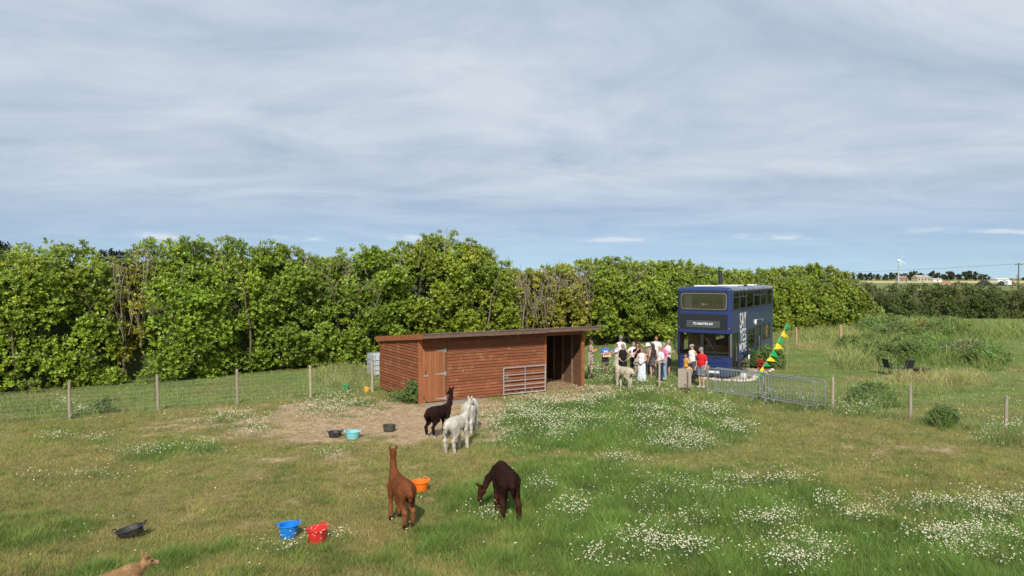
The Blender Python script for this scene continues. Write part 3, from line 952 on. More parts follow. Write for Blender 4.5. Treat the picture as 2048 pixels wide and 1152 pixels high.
def build_shed():
    ex = 0.118
    rr = random.Random(5)

    def board_prof(z):
        return [(-0.024, z), (-0.002, z), (-0.002, z + ex + 0.02), (-0.010, z + ex + 0.02)]
    # front boards between door and bay
    z = 0.03
    while z < ZF - 0.02:
        h = min(ex, ZF - z)
        seam = 5.58 if rr.random() < 0.5 else None
        cuts = [1.12, 3.35 + rr.uniform(-0.5, 0.6), 5.56] if rr.random() < 0.35 else [1.12, 5.56]
        for a, b in zip(cuts[:-1], cuts[1:]):
            dy = rr.uniform(-0.003, 0.003)
            MB().prism([(-0.038 + dy, z), (-0.002, z), (-0.002, z + h), (-0.010, z + h)], 'x', a + 0.002, b - 0.002).build('weatherboard', WOODR, SH)
        z += ex
    # end wall boards (left end, seen) and inner skin
    z = 0.06
    while z < ZF - 0.02:
        top = z + ex
        y1 = SD if top <= ZR else SD * (ZF - top) / (ZF - ZR)
        if y1 > 0.25:
            dx = rr.uniform(-0.003, 0.003)
            MB().prism([(-0.038 + dx, z), (-0.002, z), (-0.002, top), (-0.010, top)], 'y', 0.05, y1 - 0.01).build('weatherboard', WOODR, SH)
        z += ex
    # right end wall and rear wall boards
    z = 0.06
    while z < ZF - 0.02:
        top = z + ex
        y1 = SD if top <= ZR else SD * (ZF - top) / (ZF - ZR)
        if y1 > 0.25:
            MB().prism([(SL + 0.024, z), (SL + 0.002, z), (SL + 0.002, top), (SL + 0.010, top)], 'y', 0.06, y1).build('weatherboard', WOODI, SH)
        if top < ZR + 0.05:
            MB().prism([(SD + 0.026, z), (SD + 0.002, z), (SD + 0.002, top), (SD + 0.011, top)], 'x', 0.0, SL).build('weatherboard', WOODI, SH)
        z += ex
    # studs on the inside of the right wall and rear wall
    for y in (0.75, 1.45, 2.15, 2.85, 3.55):
        box_part('stud', STUD, SH, SL - 0.075, SL - 0.002, y - 0.024, y + 0.024, 0.02, ZF - (ZF - ZR) * y / SD - 0.03)
    for x in (5.7, 6.2, 6.8, 7.3):
        box_part('stud', STUD, SH, x - 0.024, x + 0.024, SD - 0.075, SD - 0.002, 0.02, ZR - 0.02)
    # partition between store and open bay
    for i in range(18):
        box_part('partition_board', WOODI, SH, 5.585, 5.605, 0.06, SD - 0.08, 0.04 + i * 0.118, 0.04 + i * 0.118 + 0.114)
    # inner lining behind the front and end boards (keeps daylight out)
    MB().add([(0, 0, 0.02), (0, SD, 0.02), (0, SD, ZR - 0.02), (0, 0, ZF - 0.02), (0.02, 0.02, 0.02), (0.02, SD, 0.02), (0.02, SD, ZR - 0.02), (0.02, 0.02, ZF - 0.02)],
             [(0, 1, 2, 3), (4, 7, 6, 5), (0, 4, 5, 1), (3, 2, 6, 7), (0, 3, 7, 4), (1, 5, 6, 2)]).build('lining', WOODI, SH)
    box_part('lining', WOODI, SH, 0.03, 5.56, 0.002, 0.018, 0.02, ZF - 0.03)
    # posts and trims
    box_part('corner_post', WOODT, SH, -0.052, 0.10, -0.052, 0.045, 0.0, ZF, bevel=0.004)
    box_part('corner_post', WOODT, SH, SL - 0.10, SL + 0.045, -0.05, 0.05, 0.0, ZF, bevel=0.004)
    box_part('bay_post', WOODT, SH, 5.56, 5.66, -0.045, 0.05, 0.0, ZF - 0.06, bevel=0.004)
    box_part('header_beam', WOODT, SH, 5.67, SL - 0.105, -0.03, 0.05, ZF - 0.17, ZF - 0.005, bevel=0.004)
    box_part('header_board', WOODR, SH, 0.105, 1.11, -0.026, -0.003, 2.06, ZF, bevel=0.003)
    # vertical boards of the door and the fixed strip left of it
    x = 0.105
    wds = [0.115] + [0.118] * 7
    door = None
    for i, wd in enumerate(wds):
        if i == 0:
            box_part('fixed_board', WOODV, SH, x, x + wd - 0.004, -0.028, -0.003, 0.02, 2.05, bevel=0.003)
        else:
            if door is None:
                door = box_part('door', WOODI, SH, x, x + 0.118 * 7, -0.016, -0.003, 0.05, 2.04)
            box_part('door_board', WOODV, door, x, x + wd - 0.006, -0.036, -0.017, 0.05, 2.04, bevel=0.003)
        x += wd
    xr = 0.105 + 0.115 + 0.118 * 7
    for zh in (1.96, 1.08, 0.14):
        hb = MB().add([(xr - 0.42, -0.040, zh - 0.008), (xr - 0.02, -0.040, zh - 0.035), (xr - 0.02, -0.040, zh + 0.035), (xr - 0.42, -0.040, zh + 0.008),
                       (xr - 0.42, -0.0365, zh - 0.008), (xr - 0.02, -0.0365, zh - 0.035), (xr - 0.02, -0.0365, zh + 0.035), (xr - 0.42, -0.0365, zh + 0.008)],
                      [(0, 1, 2, 3), (7, 6, 5, 4), (0, 4, 5, 1), (1, 5, 6, 2), (2, 6, 7, 3), (3, 7, 4, 0)])
        hb.box(xr - 0.022, xr + 0.028, -0.043, -0.0365, zh - 0.085, zh + 0.085)
        hb.build('strap_hinge', GALV, door)
    box_part('bolt', GALV, door, 0.14, 0.34, -0.058, -0.037, 1.02, 1.06)
    box_part('latch', BLACKP, door, 0.21, 0.245, -0.05, -0.037, 1.12, 1.22)
    MB().tube([(1.78, -0.03, 1.20), (1.78, -0.07, 1.19), (1.78, -0.07, 1.05), (1.80, -0.03, 1.03)], 0.012, 6).build('hook', GALV, SH)
    # roof
    yF, yB = -0.52, SD + 0.18
    sl = (ZR - ZF) / SD

    def rz(y):
        return ZF + sl * y
    nsh = 8; x0, x1 = -0.10, 8.12
    wsh = (x1 - x0) / nsh
    n = 80; t = 0.012
    lift = 0.118
    for s in range(nsh):
        V = []; F = []
        for i in range(n + 1):
            xx = x0 + s * wsh + wsh * i / n * 1.0 - 0.0
            zz = 0.030 * math.cos(xx / 0.1028 * 2 * math.pi) + (0.003 if s % 2 else 0)
            for (yy, dz) in ((yF - 0.03, 0), (yB, 0), (yB, -t), (yF - 0.03, -t)):
                V.append((xx, yy, rz(yy) + lift + zz + dz))
        for i in range(n):
            a, b = i * 4, (i + 1) * 4
            for k in range(4):
                F.append((a + k, b + k, b + (k + 1) % 4, a + (k + 1) % 4))
        F += [(0, 1, 2, 3), tuple(n * 4 + k for k in (3, 2, 1, 0))]
        me = bpy.data.meshes.new('roof_sheet'); me.from_pydata(V, [], F)
        obj('roof_sheet', me, ROOFM, SH)
    for xx in (0.3, 2.1, 4.0, 5.63, 7.45):
        MB().add([(xx - .022, yF, rz(yF)), (xx + .022, yF, rz(yF)), (xx + .022, yB - .05, rz(yB)), (xx - .022, yB - .05, rz(yB)),
                  (xx - .022, yF, rz(yF) + .09), (xx + .022, yF, rz(yF) + .09), (xx + .022, yB - .05, rz(yB) + .09), (xx - .022, yB - .05, rz(yB) + .09)],
                 [(0, 3, 2, 1), (4, 5, 6, 7), (0, 1, 5, 4), (1, 2, 6, 5), (2, 3, 7, 6), (3, 0, 4, 7)]).build('rafter', STUD, SH)
    for i, (a, b) in enumerate(((x0, 2.6), (2.605, 5.35), (5.355, x1))):
        dz = (0.0, -0.012, 0.008)[i]
        MB().box(a, b, yF - 0.022, yF, rz(yF) - 0.035 + dz, rz(yF) + 0.066 + dz).build('fascia_board', mat('fascia', (0.14, 0.085, 0.058), rough=0.8, var=0.25, rnd=0.1), SH)
    MB().box(x0 + 0.01, x1 - 0.01, yF + 0.003, yF + 0.03, rz(yF) + 0.0, rz(yF) + 0.102).build('eaves_light_stop', ROOFM, SH)  # added strip that stops sun leaking between fascia and roof sheets onto the wall
    xg = x0 - 0.024
    MB().add([(xg, yF, rz(yF) - 0.06), (xg + .022, yF, rz(yF) - 0.06), (xg + .022, yB, rz(yB) - 0.06), (xg, yB, rz(yB) - 0.06),
              (xg, yF, rz(yF) + .15), (xg + .022, yF, rz(yF) + .15), (xg + .022, yB, rz(yB) + .15), (xg, yB, rz(yB) + .15)],
             [(0, 3, 2, 1), (4, 5, 6, 7), (0, 1, 5, 4), (1, 2, 6, 5), (2, 3, 7, 6), (3, 0, 4, 7)]).build('verge_board', WOODT, SH)
    # earth floor with straw
    V = []; n = 5200
    ang = RNG.uniform(0, 6.28, n); L_ = RNG.uniform(0.05, 0.16, n)
    X = RNG.uniform(5.66, SL - 0.05, n); Y = RNG.uniform(-0.25, 3.9, n)
    Z = 0.02 + RNG.random(n) * 0.12 * np.clip((Y + 0.3) / 0.8, 0, 1)
    P = np.stack([X, Y, Z], 1); D = np.stack([np.cos(ang) * L_, np.sin(ang) * L_, RNG.normal(0, 0.02, n)], 1); W = np.stack([-np.sin(ang), np.cos(ang), 0 * ang], 1) * 0.006
    V = np.stack([P - W, P + W, P + D], 1).reshape(-1, 3)
    K = np.repeat(np.tile((0.50, 0.36, 0.17), (n, 1)) * RNG.uniform(0.6, 1.2, (n, 1)), 3, 0)
    st = obj('straw', np_mesh('straw', V, np.arange(3 * n).reshape(n, 3), K), mat('straw', attr=True, rough=0.8, var=0), None)
    st.location = SH.location; st.rotation_euler = SH.rotation_euler
    tag(st, 'golden straw bedding on the floor of the open shed bay', 'straw', kind='stuff')
    fl = MB().box(5.62, SL - 0.01, -0.1, SD, -0.03, 0.03).build('earth_floor', mat('earth_floor', (0.27, 0.18, 0.11), rough=0.95, var=0.3, bump=0.5), None)
    fl.location = SH.location; fl.rotation_euler = SH.rotation_euler
    tag(fl, 'earth floor under the open shed bay', kind='structure')
    # concrete slabs in front of the door
    for i, (a, b, c, d) in enumerate(((0.05, 1.25, -0.62, -0.05), (1.26, 2.5, -0.56, -0.06))):
        s = MB().box(a, b, c, d, -0.04, 0.022 + 0.004 * i).build('paving_slab', mat('old_concrete', (0.24, 0.21, 0.17), rough=0.95, var=0.35, nscale=4, bump=0.5), None, bevel=0.008)
        s.location = SH.location; s.rotation_euler = SH.rotation_euler
        tag(s, ('worn concrete slab in front of the shed door', 'worn concrete slab right of the one before the shed door')[i], 'slab')


build_shed()


def local_shed(x, y, z=0):
    c, s = math.cos(R(31)), math.sin(R(31))
    return Vector((-3.44 + x * c - y * s, 25.35 + x * s + y * c, z))


def build_gate():
    g = thing('field_gate', 'galvanised six-bar gate standing open against the shed front', 'gate', local_shed(3.55, -0.10), R(31))
    W_, H_ = 2.02, 1.14
    for x in (0.02, W_ - 0.02):
        MB().tube([(x, 0, 0.03), (x, 0, H_)], 0.026, 10).build('end_post', GALV, g, smooth=True)
    for i, z in enumerate((0.06, 0.23, 0.39, 0.58, 0.82, H_ - 0.03)):
        MB().tube([(0.02, -0.002, z), (W_ - 0.02, -0.002, z)], 0.022 if i in (0, 5) else 0.017, 8).build('rail', GALV, g, smooth=True)
    box_part('brace', GALV, g, W_ / 2 - 0.014, W_ / 2 + 0.014, -0.03, -0.022, 0.05, H_ - 0.02)
    MB().tube([(-0.05, -0.03, 0.74), (0.22, -0.03, 0.74)], 0.009, 6).build('latch_bar', GALV, g)
    MB().tube([(0.13, -0.03, 0.86), (0.16, -0.05, 0.74), (0.13, -0.03, 0.64)], 0.008, 6).build('latch_handle', GALV, g)
    for z in (0.12, 1.02):
        MB().tube([(W_ - 0.02, 0.0, z), (W_ + 0.06, 0.03, z)], 0.014, 6).build('hinge', GALV, g)


build_gate()


# ================================================================== FENCES
def fence(name, label, pts, h, m, wires, vsp, rw, first_h=None):
    f = thing(name, label, 'fence', (pts[0][0], pts[0][1], 0))
    O = Vector((pts[0][0], pts[0][1], 0))
    rr = random.Random(len(pts))
    for i, p in enumerate(pts):
        b = Vector((p[0], p[1], 0)) - O
        tl = Vector((rr.uniform(-0.03, 0.03), rr.uniform(-0.03, 0.03), 0)); r = rr.uniform(0.045, 0.06); hh = h * rr.uniform(0.97, 1.04)
        mb = MB()
        pr = [(r * math.cos(k * math.pi / 4 + 0.4) * 1.0, r * math.sin(k * math.pi / 4 + 0.4)) for k in range(8)]
        V = [(b.x + q[0], b.y + q[1], -0.1) for q in pr] + [(b.x + q[0] + tl.x, b.y + q[1] + tl.y, hh - 0.012 + q[0] * 0.15) for q in pr]
        mb.add(V, [tuple(range(8))[::-1], tuple(range(8, 16))] + [(k, (k + 1) % 8, 8 + (k + 1) % 8, 8 + k) for k in range(8)])
        mb.build('post', m, f)
    zs = np.linspace(0.06, h * 0.82, wires) ** 1.0
    for i in range(len(pts) - 1):
        a = Vector((pts[i][0], pts[i][1], 0)) - O; b = Vector((pts[i + 1][0], pts[i + 1][1], 0)) - O
        off = Vector((0.02, -0.05, 0))
        mb = MB()
        for z in zs:
            n = 5
            mb.tube([a.lerp(b, k / n) + off + Vector((0, 0, z - 0.02 * math.sin(math.pi * k / n) + rr.uniform(-.005, .005))) for k in range(n + 1)], rw, 4, cap=False)
        L_ = (b - a).length; k = int(L_ / vsp)
        for j in range(1, k):
            q = a.lerp(b, j / k) + off
            mb.tube([q + Vector((0, 0, zs[0])), q + Vector((rr.uniform(-.01, .01), 0, zs[-1] - 0.015))], rw * 0.9, 4, cap=False)
        o = mb.build('wire_netting', WIRE, f); o['kind'] = 'stuff'


fence('stock_fence', 'wire netting fence on grey wooden posts below the laurel hedge', [(-21.6, 18.9), (-19.4, 20.2), (-17.1, 21.5), (-14.82, 22.8), (-12.52, 24.1), (-10.28, 25.5), (-7.9, 26.75), (-5.75, 28.05)], 1.26, GREYW, 8, 0.15, 0.0021)
fence('paddock_fence', 'low post and wire fence running from the people to the right edge', [(3.62, 32.0), (4.75, 30.9), (6.33, 29.25), (7.95, 27.7), (9.64, 26.0), (11.4, 24.2), (13.12, 22.4), (14.95, 20.6), (16.7, 18.8)], 1.17, GREYW, 5, 0.3, 0.0022)


def lone_post(px, py, h, label, m, r=0.05, name='wooden_post'):
    p = G(px, py)
    mb = MB().lathe([(r, -0.1), (r, h - 0.01), (r * 0.8, h)], 10)
    o = mb.build(name, m, None, smooth=True, loc=p)
    o.rotation_euler = (R(random.uniform(-1.5, 1.5)), R(random.uniform(-1.5, 1.5)), 0)
    tag(o, label, 'post')


lone_post(1594, 692, 1.30, 'new pale round post right of the bus in the rough grass', NEWW, 0.065)
lone_post(1683, 691, 1.42, 'new pale round post alone in the grass before the hedge', NEWW, 0.075)
lone_post(827, 801, 1.02, 'short black post at the shed corner among nettles', BLACKP, 0.05)
lone_post(1376, 790, 0.92, 'thin dark stake beside the grey board', mat('dark_stake', (0.10, 0.08, 0.06), rough=0.9, var=0.3), 0.035, 'wooden_stake')


def leaning_board():
    p = G(1370, 782)
    o = MB().box(-0.27, 0.27, -0.012, 0.012, 0.12, 0.92).build('plywood_board', mat('grey_ply', (0.30, 0.25, 0.20), rough=0.9, var=0.25, nscale=5, stretch=(1, 1, 6)), None, bevel=0.003, loc=p)
    o.rotation_euler = (R(-3), 0, R(-12))
    tag(o, 'grey weathered plywood board fixed to the fence left of the person in red', 'board')


leaning_board()


# ================================================================== CROWD BARRIERS
def barrier_proto(label, a, b):
    a = Vector((*a, 0)); b = Vector((*b, 0))
    L_ = (b - a).length; ang = math.atan2((b - a).y, (b - a).x)
    t = thing('crowd_barrier', label, 'barrier', a, ang, 'steel crowd barriers by the bus')
    H_ = 1.09; r = 0.09; z0 = 0.20
    loop = []
    for cx, cz, s in ((r, z0 + r, 180), (L_ - r, z0 + r, 270), (L_ - r, H_ - r, 0), (r, H_ - r, 90)):
        for k in range(5):
            q = R(s + 22.5 * k); loop.append((cx + r * math.cos(q), 0, cz + r * math.sin(q)))
    MB().tube(loop, 0.021, 8, closed=True).build('frame', GALVD, t, smooth=True)
    n = int(L_ / 0.125)
    me = MB().tube([(0, 0, z0 - 0.005), (0, 0, H_ - 0.0)], 0.0085, 6).mesh('bar', True)
    for i in range(1, n):
        obj('bar', me, GALVD, t, (L_ * i / n, 0, 0))
    fm = MB().tube([(0, -0.28, 0.0), (0, -0.22, 0.06), (0, -0.05, z0), (0, 0.05, z0), (0, 0.22, 0.06), (0, 0.28, 0.0)], 0.016, 6).mesh('foot', True)
    for x in (0.22, L_ - 0.22):
        obj('foot', fm, GALVD, t, (x, 0, 0))


barrier_proto('front crowd barrier nearest the person in red, left of the middle post', (7.86, 27.35), (9.33, 25.68))
barrier_proto('rear crowd barrier nested behind the left front one', (8.18, 27.42), (9.70, 25.78))
barrier_proto('front crowd barrier right of the middle post', (9.40, 25.58), (10.62, 23.9))
barrier_proto('rear crowd barrier reaching furthest right', (9.78, 25.68), (11.06, 24.05))


# ================================================================== TUBS
def tub(label, px, py, w, h, col, name='feed_bucket', flare=0.86, handles=True, sx=1.0, tilt=(0, 0), rz=0.0, m=None, thick=0.012, z=0.0):
    p = G(px, py) + Vector((0, w / 2 * sx * 0.8, 0))
    m = m or mat('tub_' + name + str(px), col, rough=0.38, var=0.12, nscale=4, dirt=((0.32, 0.25, 0.17), 7, 0.53, 0.45))
    t = thing(name, label, 'bucket' if 'bucket' in name else 'tub', p + Vector((0, 0, z)), rz, 'feed buckets and tubs')
    t.rotation_euler = (R(tilt[0]), R(tilt[1]), rz)
    R0, R1 = w / 2 * flare, w / 2
    prof = [(R0 * 0.97, 0.0), (R0, 0.01), (R1 * 0.985, h - 0.012), (R1 + 0.012, h - 0.006), (R1 + 0.012, h + 0.006), (R1 - thick, h + 0.004), (R0 - thick, 0.02), (0.02, 0.016)]
    mb = MB(); mb.lathe(prof, 28, sx=sx)
    mb.build('tub_body', m, t, smooth=True)
    if handles:
        for s in (-1, 1):
            pts = []
            for k in range(9):
                q = math.pi * k / 8
                pts.append((s * (R1 + 0.008 + 0.018 * math.sin(q)) * sx, -0.085 * math.cos(q) * 1.1, h + 0.055 * math.sin(q)))
            MB().tube(pts, 0.011, 7).build('handle', m, t, smooth=True)
    return t


tub('bright blue feed bucket in the foreground grass', 570, 1083, 0.345, 0.235, (0.008, 0.19, 0.62), rz=0.5)
tub('red feed bucket in the foreground beside the blue one', 628, 1092, 0.355, 0.235, (0.62, 0.028, 0.028), rz=1.2)
tub('orange feed tub behind the ginger alpaca', 838, 987, 0.36, 0.20, (0.85, 0.16, 0.012), rz=0.9)
tub('pale turquoise feed bucket on the bare soil', 702, 880, 0.41, 0.2, (0.20, 0.56, 0.62), rz=0.1)
tub('low black rubber tub left of the turquoise bucket', 666, 877, 0.40, 0.15, (0.03, 0.03, 0.033), 'rubber_tub', 0.85, True, rz=0.4, m=BLACKP)
tub('round dark mossy tub on bare soil near the shed', 776, 865, 0.38, 0.18, (0.05, 0.05, 0.035), 'rubber_tub', 0.92, False, m=mat('mossy_tub', (0.055, 0.055, 0.04), rough=0.8, var=0.4, nscale=7))
tub('tilted black oval trough at the lower left', 247, 1086, 0.315, 0.12, (0.04, 0.04, 0.045), 'trough', 0.82, True, sx=1.5, tilt=(4, -13), rz=0.25, m=BLACKP, z=0.06)
tub('small green bucket in the long grass behind the fence', 690, 781, 0.24, 0.2, (0.01, 0.30, 0.10), flare=0.75, handles=False)


def toy():
    p = G(733, 784)
    t = thing('watering_can', 'small orange plastic watering can in grass by the shed post', 'watering can', p, 0.6)
    m = mat('orange_toy', (0.85, 0.36, 0.03), rough=0.5, var=0.1)
    MB().lathe([(0.09, 0), (0.10, 0.03), (0.085, 0.18), (0.06, 0.2)], 16).build('can_body', m, t, smooth=True)
    MB().tube([(0.08, 0, 0.06), (0.17, 0, 0.14), (0.21, 0, 0.22)], [0.022, 0.016, 0.014], 8).build('spout', m, t, smooth=True)
    MB().tube([(-0.08, 0, 0.05), (-0.15, 0, 0.12), (-0.09, 0, 0.23), (0.03, 0, 0.22)], 0.012, 8).build('handle', m, t, smooth=True)


toy()


def ibc():
    p = G(744, 757)
    t = thing('water_tank', 'white plastic water tank in a steel cage behind the shed corner', 'tank', p + Vector((0.35, 0.3, 0)), R(28))
    mw = mat('tank_plastic', (0.44, 0.48, 0.50), rough=0.45, var=0.15, nscale=2)
    MB().box(-0.48, 0.48, -0.58, 0.58, 0.16, 1.10).build('tank_body', mw, t, bevel=0.05)
    MB().box(-0.5, 0.5, -0.6, 0.6, 0.0, 0.13).build('pallet', GREYW, t, bevel=0.01)
    MB().lathe([(0.11, 1.10), (0.11, 1.15), (0.09, 1.16)], 16).build('lid', mw, t)
    for z in (0.22, 0.45, 0.68, 0.9, 1.12):
        MB().tube([(-0.51, -0.61, z), (0.51, -0.61, z), (0.51, 0.61, z), (-0.51, 0.61, z)], 0.011, 6, closed=True).build('cage_ring', GALV, t)
    for x in np.linspace(-0.45, 0.45, 6):
        MB().tube([(x, -0.612, 0.14), (x, -0.612, 1.13)], 0.009, 6).build('cage_bar', GALV, t)
    for y in np.linspace(-0.5, 0.5, 7):
        for s in (-1, 1):
            MB().tube([(s * 0.512, y, 0.14), (s * 0.512, y, 1.13)], 0.009, 6).build('cage_bar', GALV, t)


ibc()

# ================================================================== BUS
BLUE = mat('bus_paint', (0.019, 0.034, 0.130), rough=0.3, var=0.10, nscale=1.2, coat=0.25, dirt=((0.06, 0.07, 0.10), 2.2, 0.60, 0.35))
GASK = mat('window_rubber', (0.016, 0.017, 0.02), rough=0.55, var=0.1)
DPANEL = mat('display_panel', (0.018, 0.019, 0.023), rough=0.3, var=0.15)
GLASS = glass_mat('bus_glass', (0.88, 0.91, 0.91), 0.11)
WHITE = mat('white_lettering', (0.80, 0.80, 0.80), rough=0.5, var=0.04)
ALU = mat('window_bar', (0.05, 0.055, 0.065), rough=0.45, metal=0.2, var=0.1)
CREAM = mat('cream_lining', (0.44, 0.42, 0.37), rough=0.8, var=0.1)
WOODP = mat('plywood_lining', (0.30, 0.13, 0.05), rough=0.6, var=0.2, nscale=4, stretch=(1, 1, 5))
FLOORM = mat('bus_floor', (0.10, 0.09, 0.08), rough=0.8, var=0.2)
CHROME = mat('silver_trim', (0.7, 0.7, 0.7), rough=0.25, metal=0.9, var=0.05)


def text_mesh(name, body, size, m, parent, M, sx=1.0, bold=0.0, sp=1.0, lsp=1.0):
    cu = bpy.data.curves.new(name, 'FONT')
    cu.body = body; cu.size = size; cu.offset = bold; cu.extrude = 0.0015; cu.align_x = 'CENTER'; cu.space_character = sp; cu.space_line = lsp
    o = bpy.data.objects.new(name + '_curve', cu); COL.objects.link(o)
    bpy.context.view_layer.update()
    me = bpy.data.meshes.new_from_object(o.evaluated_get(bpy.context.evaluated_depsgraph_get()))
    bpy.data.objects.remove(o)
    me.transform(Matrix.Diagonal((sx, 1, 1, 1))); me.transform(M)
    me.materials.clear()
    return obj(name, me, m, parent)


def rrect(x0, x1, z0, z1, r, n=5):
    pts = []
    for cx, cz, s in ((x1 - r, z1 - r, 0), (x0 + r, z1 - r, 90), (x0 + r, z0 + r, 180), (x1 - r, z0 + r, 270)):
        for k in range(n):
            q = R(s + 90 * k / (n - 1)); pts.append((cx + r * math.cos(q), cz + r * math.sin(q)))
    return pts


def ring(mb, outer, inner, plane, d0, d1):
    """flat frame between two outlines with equal point counts; plane 'y' (front) or 'x' (side)"""
    n = len(outer)
    mk = (lambda p, d: (p[0], d, p[1])) if plane == 'y' else (lambda p, d: (d, p[0], p[1]))
    V = [mk(p, d0) for p in outer] + [mk(p, d0) for p in inner] + [mk(p, d1) for p in outer] + [mk(p, d1) for p in inner]
    F = []
    for i in range(n):
        j = (i + 1) % n
        F += [(i, j, n + j, n + i), (2 * n + i, 3 * n + i, 3 * n + j, 2 * n + j), (i, 2 * n + i, 2 * n + j, j), (n + i, n + j, 3 * n + j, 3 * n + i)]
    mb.add(V, F)
    return mb


def wall_holes(mb, plane, d0, d1, u0, u1, z0, z1, holes):
    us = sorted({u0, u1, *[h[0] for h in holes], *[h[1] for h in holes]}); zs = sorted({z0, z1, *[h[2] for h in holes], *[h[3] for h in holes]})
    for a, b in zip(us[:-1], us[1:]):
        run = None
        for c, d in zip(zs[:-1], zs[1:]):
            mu, mz = (a + b) / 2, (c + d) / 2
            if any(h[0] < mu < h[1] and h[2] < mz < h[3] for h in holes):
                if run: _wb(mb, plane, d0, d1, a, b, *run); run = None
            else:
                run = (run[0], d) if run else (c, d)
        if run: _wb(mb, plane, d0, d1, a, b, *run)


def _wb(mb, plane, d0, d1, a, b, c, d):
    mb.box(a, b, d0, d1, c, d) if plane == 'y' else mb.box(d0, d1, a, b, c, d)


def build_bus():
    ang = math.atan2(-0.52, 0.854)
    B = thing('double_decker_bus', 'blue double-decker bus with white lettering parked before the hedge', 'bus', (9.9, 30.8, 0), ang)
    W_, L_, ZT = 2.5, 9.7, 4.12
    r = 0.16
    UW = [(0.42, 1.55), (1.70, 2.95), (3.10, 4.62), (4.78, 6.28), (6.46, 7.88), (8.04, 9.40)]
    ZU0, ZU1 = 3.24, 4.06
    LOW = [(0.26, 1.36, 0.34, 2.16), (3.42, 4.9, 1.22, 2.12), (5.22, 6.45, 0.45, 2.2), (6.85, 8.85, 1.40, 2.16)]
    # sides
    for s, x in ((0, 0.0), (1, -W_)):
        mb = MB()
        holes = [(a, b, ZU0, ZU1) for a, b in UW] + (LOW if s == 0 else [(3.4, 4.9, 1.25, 2.1), (6.8, 8.8, 1.25, 2.1), (1.0, 2.9, 1.25, 2.1)])
        wall_holes(mb, 'x', x - 0.04 if s == 0 else x, x if s == 0 else x + 0.04, r, L_ - 0.1, 0.28, ZT, holes)
        mb.build('side_panel', BLUE, B)
        for i, (a, b) in enumerate(UW):
            xg = x - 0.02 if s == 0 else x + 0.02
            g = box_part('window', GLASS, B, xg - 0.003, xg + 0.003, a, b, ZU0, ZU1)
            fr = MB(); d0, d1 = (x - 0.03, x + 0.008) if s == 0 else (x - 0.008, x + 0.03)
            ring(fr, rrect(a - 0.045, b + 0.045, ZU0 - 0.045, ZU1 + 0.045, 0.07), rrect(a + 0.03, b - 0.03, ZU0 + 0.03, ZU1 - 0.03, 0.06), 'x', d0, d1)
            fr.build('window_frame', GASK, g)
            if i in (0, 1, 3, 4):
                MB().box(d0 + 0.004, d1 - 0.004, a + 0.03, b - 0.03, ZU1 - 0.27, ZU1 - 0.235).build('hopper_bar', ALU, g)
                if i != 0:
                    MB().box(d0 + 0.004, d1 - 0.004, (a + b) / 2 - 0.02, (a + b) / 2 + 0.02, ZU1 - 0.234, ZU1 - 0.031).build('hopper_divider', ALU, g)
    # lower side openings on the visible side
    for i, (a, b, c, d) in enumerate(LOW):
        fr = MB()
        if i in (0, 2):
            dr = box_part('door', GLASS, B, -0.026, -0.02, a, b, c, d)
            ring(fr, rrect(a - 0.03, b + 0.03, c - 0.03, d + 0.03, 0.05), rrect(a + 0.05, b - 0.05, c + 0.06, d - 0.05, 0.05), 'x', -0.036, 0.006)
            fr.build('door_frame', GASK, dr)
            MB().box(-0.034, 0.002, (a + b) / 2 - 0.035, (a + b) / 2 + 0.035, c + 0.062, d - 0.052).build('door_stile', GASK if i == 0 else ALU, dr)
            MB().tube([(0.02, (a + b) / 2 + 0.09, c + 0.5), (0.04, (a + b) / 2 + 0.09, c + 0.55), (0.04, (a + b) / 2 + 0.09, c + 1.15), (0.02, (a + b) / 2 + 0.09, c + 1.2)], 0.014, 6).build('handle', CHROME, dr)
        else:
            g = box_part('window', GLASS, B, -0.023, -0.017, a, b, c, d)
            ring(fr, rrect(a - 0.045, b + 0.045, c - 0.045, d + 0.045, 0.08), rrect(a + 0.03, b - 0.03, c + 0.03, d - 0.03, 0.06), 'x', -0.03, 0.008)
            fr.build('window_frame', GASK, g)
            MB().box(-0.026, 0.004, a + 0.03, b - 0.03, d - 0.27, d - 0.235).build('hopper_bar', ALU, g)
            if i == 1:
                box_part('curtain', mat('mustard_curtain', (0.36, 0.28, 0.07), rough=0.9, var=0.25, nscale=9, stretch=(1, 8, 1)), B, -0.13, -0.11, a + 0.05, b - 0.15, c + 0.03, d - 0.3)
            else:
                box_part('curtain', MATS['mustard_curtain'], B, -0.13, -0.11, a + 0.05, a + 0.9, c + 0.03, d - 0.1)
    # front: corners, upper face, lower face
    fr = MB()
    ZS0, ZS1 = 3.24, 4.05
    wall_holes(fr, 'y', 0.0, 0.04, -W_ + r, -r, 2.22, ZT, [(-W_ + 0.18, -0.18, ZS0, ZS1)])
    for cx, s in ((-r, 270), (-W_ + r, 180)):
        prof = [(cx + r * math.cos(R(s + 15 * k)), r + r * math.sin(R(s + 15 * k))) for k in range(7)]
        prof += [(cx + (r - 0.05) * math.cos(R(s + 15 * k)), r + (r - 0.05) * math.sin(R(s + 15 * k))) for k in range(6, -1, -1)]
        fr.prism(prof, 'z', 2.22, ZT)
    fr.build('front_panel', BLUE, B, smooth=True)
    sk = MB()                                                      # lower dash, slightly set back
    wall_holes(sk, 'y', 0.05, 0.09, -W_ + r, -r, 0.26, 1.10, [])
    for cx, s in ((-r, 270), (-W_ + r, 180)):
        prof = [(cx + r * math.cos(R(s + 15 * k)), 0.05 + r + r * math.sin(R(s + 15 * k))) for k in range(7)]
        prof += [(cx + (r - 0.05) * math.cos(R(s + 15 * k)), 0.05 + r + (r - 0.05) * math.sin(R(s + 15 * k))) for k in range(6, -1, -1)]
        sk.prism(prof, 'z', 0.26, 1.10)
    sk.build('front_apron', BLUE, B, smooth=True)
